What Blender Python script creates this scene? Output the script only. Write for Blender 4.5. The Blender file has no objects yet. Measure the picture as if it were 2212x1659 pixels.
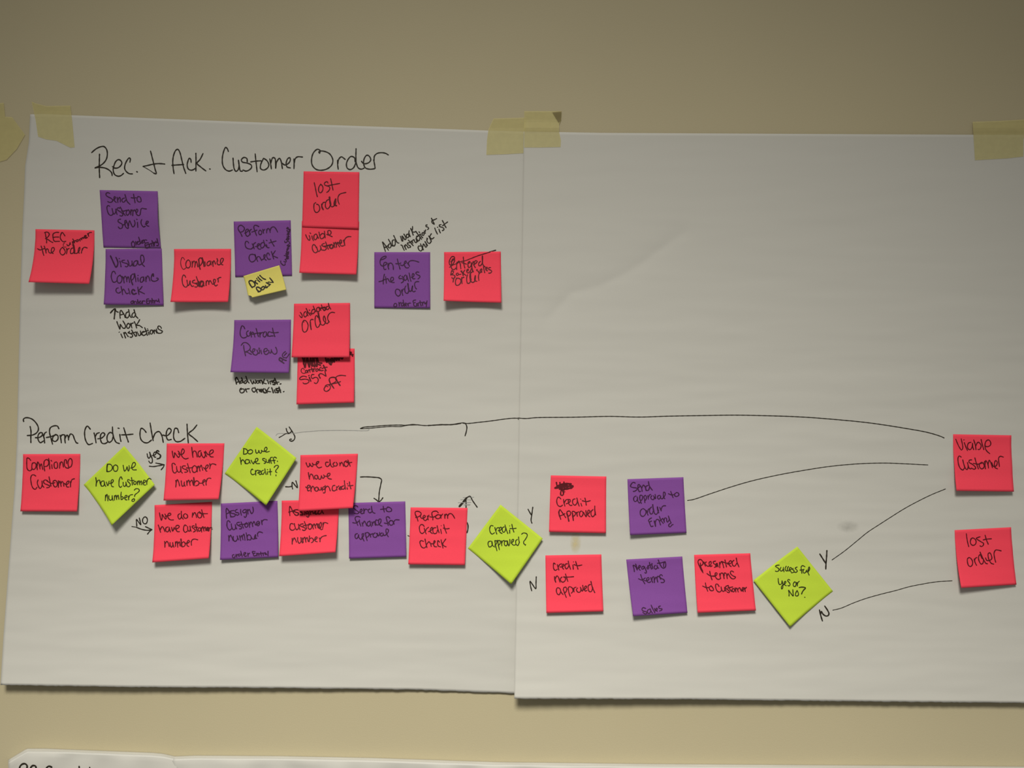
import bpy, bmesh, math, random
from mathutils import Vector, noise

random.seed(7)
scn = bpy.context.scene
W, H = 2212.0, 1659.0
CX, CY = W / 2, H / 2
S = 0.000628            # metres per photo pixel on the wall plane (a 76 mm note spans 121 pixels)
D = 1.18                # camera distance from the wall
ZC = 1.50               # camera height above the floor

# ---------------------------------------------------------------- camera, world, lights, exposure
cam_d = bpy.data.cameras.new('camera')
cam = bpy.data.objects.new('camera', cam_d)
scn.collection.objects.link(cam)
cam.location = (0, -D, ZC)
cam.rotation_euler = (math.radians(90), 0, 0)
cam_d.sensor_width = 36.0
cam_d.lens = 36.0 * D / (W * S)
cam_d.clip_start = 0.01
scn.camera = cam

world = bpy.data.worlds.new('room_light')
scn.world = world
world.use_nodes = True
bg = world.node_tree.nodes['Background']
bg.inputs['Color'].default_value = (1.0, 0.955, 0.86, 1)
bg.inputs['Strength'].default_value = 0.205

def spot(name, loc, aim, power, size_deg, blend, radius, col):
    d = bpy.data.lights.new(name, 'SPOT')
    d.energy = power; d.spot_size = math.radians(size_deg); d.spot_blend = blend
    d.shadow_soft_size = radius; d.color = col
    o = bpy.data.objects.new(name, d); scn.collection.objects.link(o)
    o.location = loc
    o.rotation_euler = (Vector(aim) - Vector(loc)).to_track_quat('-Z', 'Y').to_euler()
    return o
# recessed ceiling downlight in front of the wall
spot('ceiling_downlight', (-0.285, -2.606, ZC + 2.144), (0.009, 0, ZC - 2.087), 915, 57.0, 1.0, 0.55, (1.0, 0.955, 0.86))

scn.view_settings.view_transform = 'Standard'
scn.view_settings.look = 'None'
scn.view_settings.gamma = 1.0
scn.view_settings.use_curve_mapping = False
scn.view_settings.exposure = 0.0

# ---------------------------------------------------------------- materials
def mat(name, col, rough=0.8, mottle=0.0, mscale=60.0, bump=0.0, bscale=400.0, spec=0.2, stretch=None):
    m = bpy.data.materials.new(name); m.use_nodes = True
    nt = m.node_tree; b = nt.nodes['Principled BSDF']
    b.inputs['Base Color'].default_value = (*col, 1)
    b.inputs['Roughness'].default_value = rough
    b.inputs['Specular IOR Level'].default_value = spec
    tc = nt.nodes.new('ShaderNodeTexCoord')
    mp = nt.nodes.new('ShaderNodeMapping')
    nt.links.new(tc.outputs['Object'], mp.inputs['Vector'])
    if stretch: mp.inputs['Scale'].default_value = stretch
    if mottle:
        n = nt.nodes.new('ShaderNodeTexNoise'); n.inputs['Scale'].default_value = mscale
        n.inputs['Detail'].default_value = 5
        nt.links.new(mp.outputs['Vector'], n.inputs['Vector'])
        r = nt.nodes.new('ShaderNodeValToRGB')
        r.color_ramp.elements[0].position = 0.3; r.color_ramp.elements[1].position = 0.7
        r.color_ramp.elements[0].color = (*[max(0, c * (1 - mottle)) for c in col], 1)
        r.color_ramp.elements[1].color = (*[min(1, c * (1 + mottle)) for c in col], 1)
        nt.links.new(n.outputs['Fac'], r.inputs['Fac'])
        nt.links.new(r.outputs['Color'], b.inputs['Base Color'])
    if bump:
        n2 = nt.nodes.new('ShaderNodeTexNoise'); n2.inputs['Scale'].default_value = bscale
        n2.inputs['Detail'].default_value = 4
        nt.links.new(mp.outputs['Vector'], n2.inputs['Vector'])
        bp = nt.nodes.new('ShaderNodeBump'); bp.inputs['Strength'].default_value = bump
        bp.inputs['Distance'].default_value = 0.001
        nt.links.new(n2.outputs['Fac'], bp.inputs['Height'])
        nt.links.new(bp.outputs['Normal'], b.inputs['Normal'])
    return m

M = {
    'wall':   mat('painted_wall', (0.421, 0.374, 0.245), 0.65, 0.02, 3.0, 0.12, 500),
    'paper':  mat('flip_chart_paper', (0.492, 0.488, 0.452), 0.85, 0.012, 900, 0.05, 1500),
    'red':    mat('red_note_paper', (0.80, 0.054, 0.092), 0.8, 0.035, 900, 0.05, 1800),
    'purple': mat('purple_note_paper', (0.190, 0.060, 0.280), 0.8, 0.04, 900, 0.05, 1800),
    'lime':   mat('lime_note_paper', (0.44, 0.59, 0.042), 0.8, 0.025, 900, 0.05, 1800),
    'yellow': mat('yellow_note_paper', (0.60, 0.535, 0.13), 0.8, 0.025, 900, 0.05, 1800),
    'ink':        mat('black_marker_ink', (0.020, 0.016, 0.010), 0.6),
    'ink_red':    mat('black_ink_soaked_in_red_paper', (0.085, 0.004, 0.008), 0.6),
    'ink_purple': mat('black_ink_soaked_in_purple_paper', (0.040, 0.009, 0.042), 0.6),
    'ink_lime':   mat('black_ink_soaked_in_lime_paper', (0.024, 0.030, 0.004), 0.6),
    'faint':      mat('faint_dry_marker', (0.28, 0.28, 0.27), 0.7),
}
def tape_mat(name, col, trans):
    m = bpy.data.materials.new(name); m.use_nodes = True
    nt = m.node_tree; b = nt.nodes['Principled BSDF']
    b.inputs['Roughness'].default_value = 0.6
    b.inputs['Specular IOR Level'].default_value = 0.2
    tc = nt.nodes.new('ShaderNodeTexCoord')
    n = nt.nodes.new('ShaderNodeTexNoise'); n.inputs['Scale'].default_value = 130
    nt.links.new(tc.outputs['Object'], n.inputs['Vector'])
    r = nt.nodes.new('ShaderNodeValToRGB')
    r.color_ramp.elements[0].color = (*[c * .9 for c in col], 1)
    r.color_ramp.elements[1].color = (*[c * 1.08 for c in col], 1)
    nt.links.new(n.outputs['Fac'], r.inputs['Fac']); nt.links.new(r.outputs['Color'], b.inputs['Base Color'])
    t = nt.nodes.new('ShaderNodeBsdfTransparent'); t.inputs['Color'].default_value = (1, .97, .86, 1)
    mx = nt.nodes.new('ShaderNodeMixShader'); mx.inputs[0].default_value = trans
    out = nt.nodes['Material Output']
    nt.links.new(b.outputs[0], mx.inputs[1]); nt.links.new(t.outputs[0], mx.inputs[2]); nt.links.new(mx.outputs[0], out.inputs['Surface'])
    return m
M['tape'] = tape_mat('masking_tape', (0.62, 0.565, 0.26), 0.5)

# ---------------------------------------------------------------- geometry helpers
# plan coordinates: (X, Y) in wall pixels (X right, Y down); height h in metres off the wall
def world_pt(X, Y, h): return Vector(((X - CX) * S, -h, ZC - (Y - CY) * S))
def foot(px, py, h):               # plan position of a point standing h off the wall that is seen at photo pixel (px, py)
    k = (D - h) / D
    return CX + (px - CX) * k, CY + (py - CY) * k

def link_mesh(name, verts, faces, m, parent=None, origin=None, smooth=True):
    me = bpy.data.meshes.new(name)
    o0 = origin or Vector((0, 0, 0))
    me.from_pydata([v - o0 for v in verts], [], faces); me.update()
    if smooth:
        for p in me.polygons: p.use_smooth = True
    me.materials.append(m)
    o = bpy.data.objects.new(name, me); scn.collection.objects.link(o)
    if parent: o.parent = parent
    else: o.location = o0
    return o

def sheet_faces(nx, ny):           # closed thin slab: grid (front), grid (back), rim
    f = []; n = (nx + 1) * (ny + 1); w = nx + 1
    for j in range(ny):
        for i in range(nx):
            a = j * w + i
            f.append((a, a + w, a + w + 1, a + 1))
            f.append((n + a, n + a + 1, n + a + w + 1, n + a + w))
    rim = [i for i in range(w)] + [j * w + nx for j in range(1, ny + 1)] + \
          [ny * w + i for i in range(nx - 1, -1, -1)] + [j * w for j in range(ny - 1, 0, -1)]
    for k in range(len(rim)):
        a, b = rim[k], rim[(k + 1) % len(rim)]
        f.append((a, b, n + b, n + a))
    return f

def tag(o, label, cat, group=None, kind=None):
    o['label'] = label; o['category'] = cat
    if group: o['group'] = group
    if kind: o['kind'] = kind

def lerp_poly(pts, t):             # polyline sampled by its first coordinate-free parameter t in 0..1 (arc length)
    L = [0]
    for a, b in zip(pts, pts[1:]): L.append(L[-1] + math.hypot(b[0] - a[0], b[1] - a[1]))
    d = t * L[-1]
    for k in range(len(pts) - 1):
        if d <= L[k + 1] or k == len(pts) - 2:
            q = (d - L[k]) / max(1e-9, L[k + 1] - L[k])
            return (pts[k][0] + (pts[k + 1][0] - pts[k][0]) * q, pts[k][1] + (pts[k + 1][1] - pts[k][1]) * q)

# ---------------------------------------------------------------- how far paper stands off the wall
def clamp(x, a=0.0, b=1.0): return max(a, min(b, x))
def ripple(X, Y):
    k = 0.55 + 0.95 * clamp((Y - 450) / 500)
    return k * (0.00030 * noise.noise((X / 190, Y / 26, 3.1)) + 0.00016 * noise.noise((X / 90, Y / 15, 5.7)) + 0.00050 * noise.noise((X / 420, Y / 70, 8.3)))
def seg_d(X, Y, a, b):
    vx, vy = b[0] - a[0], b[1] - a[1]
    t = clamp(((X - a[0]) * vx + (Y - a[1]) * vy) / (vx * vx + vy * vy))
    return math.hypot(X - a[0] - vx * t, Y - a[1] - vy * t)
CREASE = [(1180, 690), (1235, 632), (1300, 616), (1370, 580), (1440, 528), (1475, 505)]
def crease(X, Y):
    if not (1130 < X < 1560 and 420 < Y < 760): return 0
    d = min(seg_d(X, Y, a, b) for a, b in zip(CREASE, CREASE[1:]))
    return -0.0015 * math.exp(-d / 20) * clamp((X - 1150) / 60) * clamp((1560 - X) / 120)
def H1(X, Y):
    h = 0.0012 + ripple(X, Y)
    t = clamp((Y - 1180) / 310)
    h += (0.0150 - 0.0125 * clamp(X / 1000) ** 1.3) * t * t
    return h
def H2(X, Y):
    h = 0.0027 + ripple(X, Y) + crease(X, Y)
    t = clamp((Y - 1150) / 360)
    h += (0.0080 + 0.0100 * clamp(1 - (X - 1110) / 700) ** 1.2) * t * t
    h += 0.0008 * clamp((Y - 600) / 500) * math.exp(-max(0, X - 1115) / 60)
    return h
def seam(Y): return 1131.5 + (1110 - 1131.5) * (Y - 284) / (1509 - 284)
def HB(X, Y): return H2(X, Y) if X >= seam(Y) - 1 else H1(X, Y)
def HN(X, Y):                      # surface under notes; the step at the seam is bridged
    s = seam(Y); t = clamp((X - (s - 110)) / 110)
    return H1(X, Y) * (1 - t) + max(H1(X, Y), H2(X, Y)) * t if X < s else H2(X, Y)

def on_surface(px, py, hf):
    h = hf(px, py)
    for _ in range(4):
        X, Y = foot(px, py, h); h = hf(X, Y)
    return X, Y, h

# ---------------------------------------------------------------- the wall
bm = bmesh.new(); bmesh.ops.create_cube(bm, size=1)
for v in bm.verts: v.co = Vector((v.co.x * 7.0, v.co.y * 0.12 + 0.06, v.co.z * 3.8 + 1.9))
me = bpy.data.meshes.new('wall_back'); bm.to_mesh(me); bm.free(); me.materials.append(M['wall'])
wall = bpy.data.objects.new('wall_back', me); scn.collection.objects.link(wall); wall['kind'] = 'structure'

# ---------------------------------------------------------------- flip chart sheets
TH = 0.00012
def make_sheet(top, right, bottom, left, hf, nx, ny, label, jag=0.0):
    verts = []; back = []
    for j in range(ny + 1):
        v = j / ny
        for i in range(nx + 1):
            u = i / nx
            t, b = lerp_poly(top, u), lerp_poly(bottom, u)
            l, r = lerp_poly(left, v), lerp_poly(right, v)
            c = [(1 - v) * t[k] + v * b[k] + (1 - u) * l[k] + u * r[k]
                 - ((1 - u) * (1 - v) * top[0][k] + u * (1 - v) * top[-1][k] + (1 - u) * v * bottom[0][k] + u * v * bottom[-1][k]) for k in (0, 1)]
            if j == ny and jag: c[1] += random.uniform(-jag, jag)
            X, Y, h = on_surface(c[0], c[1], hf)
            verts.append(world_pt(X, Y, h)); back.append(world_pt(X, Y, h - TH))
    org = verts[nx // 2].copy()
    o = link_mesh('flip_chart_sheet', verts + back, sheet_faces(nx, ny), M['paper'], None, org)
    tag(o, label, 'paper', 'flip chart sheets taped to the wall')
    return o, org

SHEETS = {}
SHEETS['S1'] = make_sheet([(65, 247), (90, 246), (160, 249), (600, 266), (1055, 282), (1165, 285)],
    [(1165, 285), (1150, 900), (1140, 1499)],
    [(1, 1480), (270, 1484.5), (600, 1487), (900, 1491), (1109, 1499), (1140, 1500)],
    [(65, 247), (62, 310), (54, 360), (52, 420), (48, 500), (43, 660), (38, 880), (36, 960), (31, 1060), (24, 1150), (15, 1270), (7, 1380), (1, 1480)],
    H1, 190, 210, 'large white flip chart sheet on the left, headed Rec. + Ack. Customer Order', 0.7)
SHEETS['S2'] = make_sheet([(1131.5, 284), (1300, 287), (1700, 289), (2101, 291), (2226, 291)],
    [(2226, 291), (2226, 900), (2226, 1519)],
    [(1111, 1509.5), (1300, 1510), (1500, 1511), (1900, 1516), (2226, 1519)],
    [(1131.5, 284), (1121, 900), (1111, 1509.5)],
    H2, 190, 210, 'large white flip chart sheet on the right, its upper half blank with a diagonal crease', 0.7)

# the sheets below have their top edge folded back to the wall, so they stand off it like a small ledge
def make_low_sheet(edge, label, out, seed, x_step=9):
    x0, x1 = edge[0][0], edge[-1][0]
    nx = int((x1 - x0) / x_step)
    def ey(x):
        for a, b in zip(edge, edge[1:]):
            if a[0] <= x <= b[0]: return a[1] + (b[1] - a[1]) * (x - a[0]) / (b[0] - a[0])
        return edge[-1][1]
    prof = [(0, .0008), (0.2, .2), (0.5, .45), (1.2, .72), (2.5, .93), (5, 1.0), (10, 1.03), (20, 1.02), (40, 1.0), (90, .95), (180, .85), (320, .7)]
    verts = []; back = []
    for dy, k in prof:
        for i in range(nx + 1):
            x = x0 + (x1 - x0) * i / nx
            wob = 1 + .25 * noise.noise((x / 55, seed, dy / 40))
            h = max(.0007, out * k * wob)
            y = ey(x) + dy
            X, Y = foot(x, y, h if k > .01 else .0008)
            if dy < 4: X, Y = foot(x, ey(x) + dy * .4 + 7 * k * out / .012, h)
            verts.append(world_pt(X, Y, h)); back.append(world_pt(X, Y + 0.2, h - TH))
    org = verts[nx // 2].copy()
    o = link_mesh('flip_chart_sheet', verts + back, sheet_faces(nx, len(prof) - 1), M['paper'], None, org)
    tag(o, label, 'paper', 'flip chart sheets taped to the wall')
    def hf(X, Y):
        h = out
        for _ in range(3):
            q = D / (D - h); px, py = CX + (X - CX) * q, CY + (Y - CY) * q
            dy = max(4, py - ey(px))
            for (d0, k0), (d1, k1) in zip(prof, prof[1:]):
                if d0 <= dy <= d1: k = k0 + (k1 - k0) * (dy - d0) / (d1 - d0)
            h = out * k * (1 + .25 * noise.noise((px / 55, seed, dy / 40)))
        return h + .0003
    return o, org, hf
S3 = make_low_sheet([(18, 1641), (58, 1617), (100, 1617), (200, 1621), (330, 1626), (352, 1628), (384, 1635)],
    'crumpled white sheet at the bottom left with black lettering cut off by the frame', .017, 1.3, 6)
SHEETS['S3'] = S3[:2]; H3 = S3[2]
S4 = make_low_sheet([(372, 1634), (420, 1632), (600, 1633), (800, 1637), (1070, 1646), (1400, 1650), (2240, 1656)],
    'long white sheet of which only a thin top strip shows along the bottom', .015, 5.7, 10)

# ---------------------------------------------------------------- masking tape
def poly_slab(name, pts, hf, lift, m, parent=None, origin=None, step=6):
    """thin patch that follows the surface: polygon cut into a fine grid of cells"""
    bm = bmesh.new()
    vs = [bm.verts.new((p[0], p[1], 0)) for p in pts]
    bm.faces.new(vs)
    xs = [p[0] for p in pts]; ys = [p[1] for p in pts]
    x = math.floor(min(xs) / step) * step
    while x < max(xs):
        bmesh.ops.bisect_plane(bm, geom=bm.verts[:] + bm.edges[:] + bm.faces[:], plane_co=(x, 0, 0), plane_no=(1, 0, 0)); x += step
    y = math.floor(min(ys) / step) * step
    while y < max(ys):
        bmesh.ops.bisect_plane(bm, geom=bm.verts[:] + bm.edges[:] + bm.faces[:], plane_co=(0, y, 0), plane_no=(0, 1, 0)); y += step
    ext = [e for e in bm.edges if e.is_boundary]
    for v in bm.verts:
        X, Y, h = on_surface(v.co.x, v.co.y, lambda a, b: hf(a, b) + lift)
        v.co = world_pt(X, Y, h)
    bmesh.ops.recalc_face_normals(bm, faces=bm.faces[:])
    if bm.faces and sum(f.normal.y for f in bm.faces) > 0: bmesh.ops.reverse_faces(bm, faces=bm.faces[:])
    org = origin or Vector(sum((v.co for v in bm.verts), Vector()) / len(bm.verts))
    for v in bm.verts: v.co -= org
    me = bpy.data.meshes.new(name); bm.to_mesh(me); bm.free(); me.materials.append(m)
    o = bpy.data.objects.new(name, me); scn.collection.objects.link(o)
    if parent: o.parent = parent
    else: o.location = org
    return o, org

def Htape1(X, Y):
    t = clamp((Y - 243) / 8) if X < 300 else clamp((Y - 276) / 8)
    return 0.0004 + t * (H1(X, Y) - 0.0004)
def Htape2(X, Y):
    t = clamp((Y - 280) / 8); return 0.0030 * clamp((Y - 262) / 18) * (1 - t) + 0.0006 * (1 - t) + t * H2(X, Y)
def Hwall(X, Y): return 0.0005
TG = 'masking tape strips holding the sheets'
o, _ = poly_slab('masking_tape', [(68, 219), (76, 223), (100, 229), (152, 228), (156, 262), (161, 318), (152, 319), (138, 312), (122, 304), (100, 301), (82, 295), (77, 260)],
                 Htape1, 0.0005, M['tape'])
tag(o, 'torn strip of pale yellow masking tape on the top left corner of the left sheet', 'tape', TG)
o, _ = poly_slab('masking_tape', [(1066, 256), (1136, 254), (1136, 330.5), (1095, 333), (1050.5, 334.5), (1052, 302), (1055, 280)], Htape1, 0.0005, M['tape'])
tag(o, 'masking tape strip left of the seam, tucked under the edge of the right sheet', 'tape', TG)
o, org = poly_slab('masking_tape', [(1132.5, 240), (1213, 240), (1212.5, 259), (1208, 268), (1207.6, 284), (1211.6, 303), (1211, 317.5), (1170, 318.5), (1132, 318.5)],
                   Htape2, 0.0005, M['tape'])
tag(o, 'masking tape strip right of the seam with its upper right corner folded over', 'tape', TG)
M['tape_fold'] = tape_mat('doubled_masking_tape', (0.20, 0.165, 0.075), 0.30)
f, _ = poly_slab('folded_corner', [(1193, 242.5), (1213, 240.5), (1212, 259), (1207, 265)], Htape2, 0.0011, M['tape_fold'], o, org)
f['label'] = 'darker doubled corner'
o, _ = poly_slab('masking_tape', [(2101, 263), (2160, 261), (2230, 257), (2211, 300), (2211, 338), (2176, 342), (2106, 346), (2104, 310)], Htape2, 0.0005, M['tape'])
tag(o, 'masking tape strip on the top right corner of the right sheet', 'tape', TG)
o, _ = poly_slab('masking_tape', [(-45, 226), (8, 222), (11, 252), (26, 253), (54, 291), (36, 322), (14, 345), (-45, 362)], Hwall, 0.0005, M['tape'])
tag(o, 'masking tape piece on the bare wall, cut off by the left edge of the photo', 'tape', TG)

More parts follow.
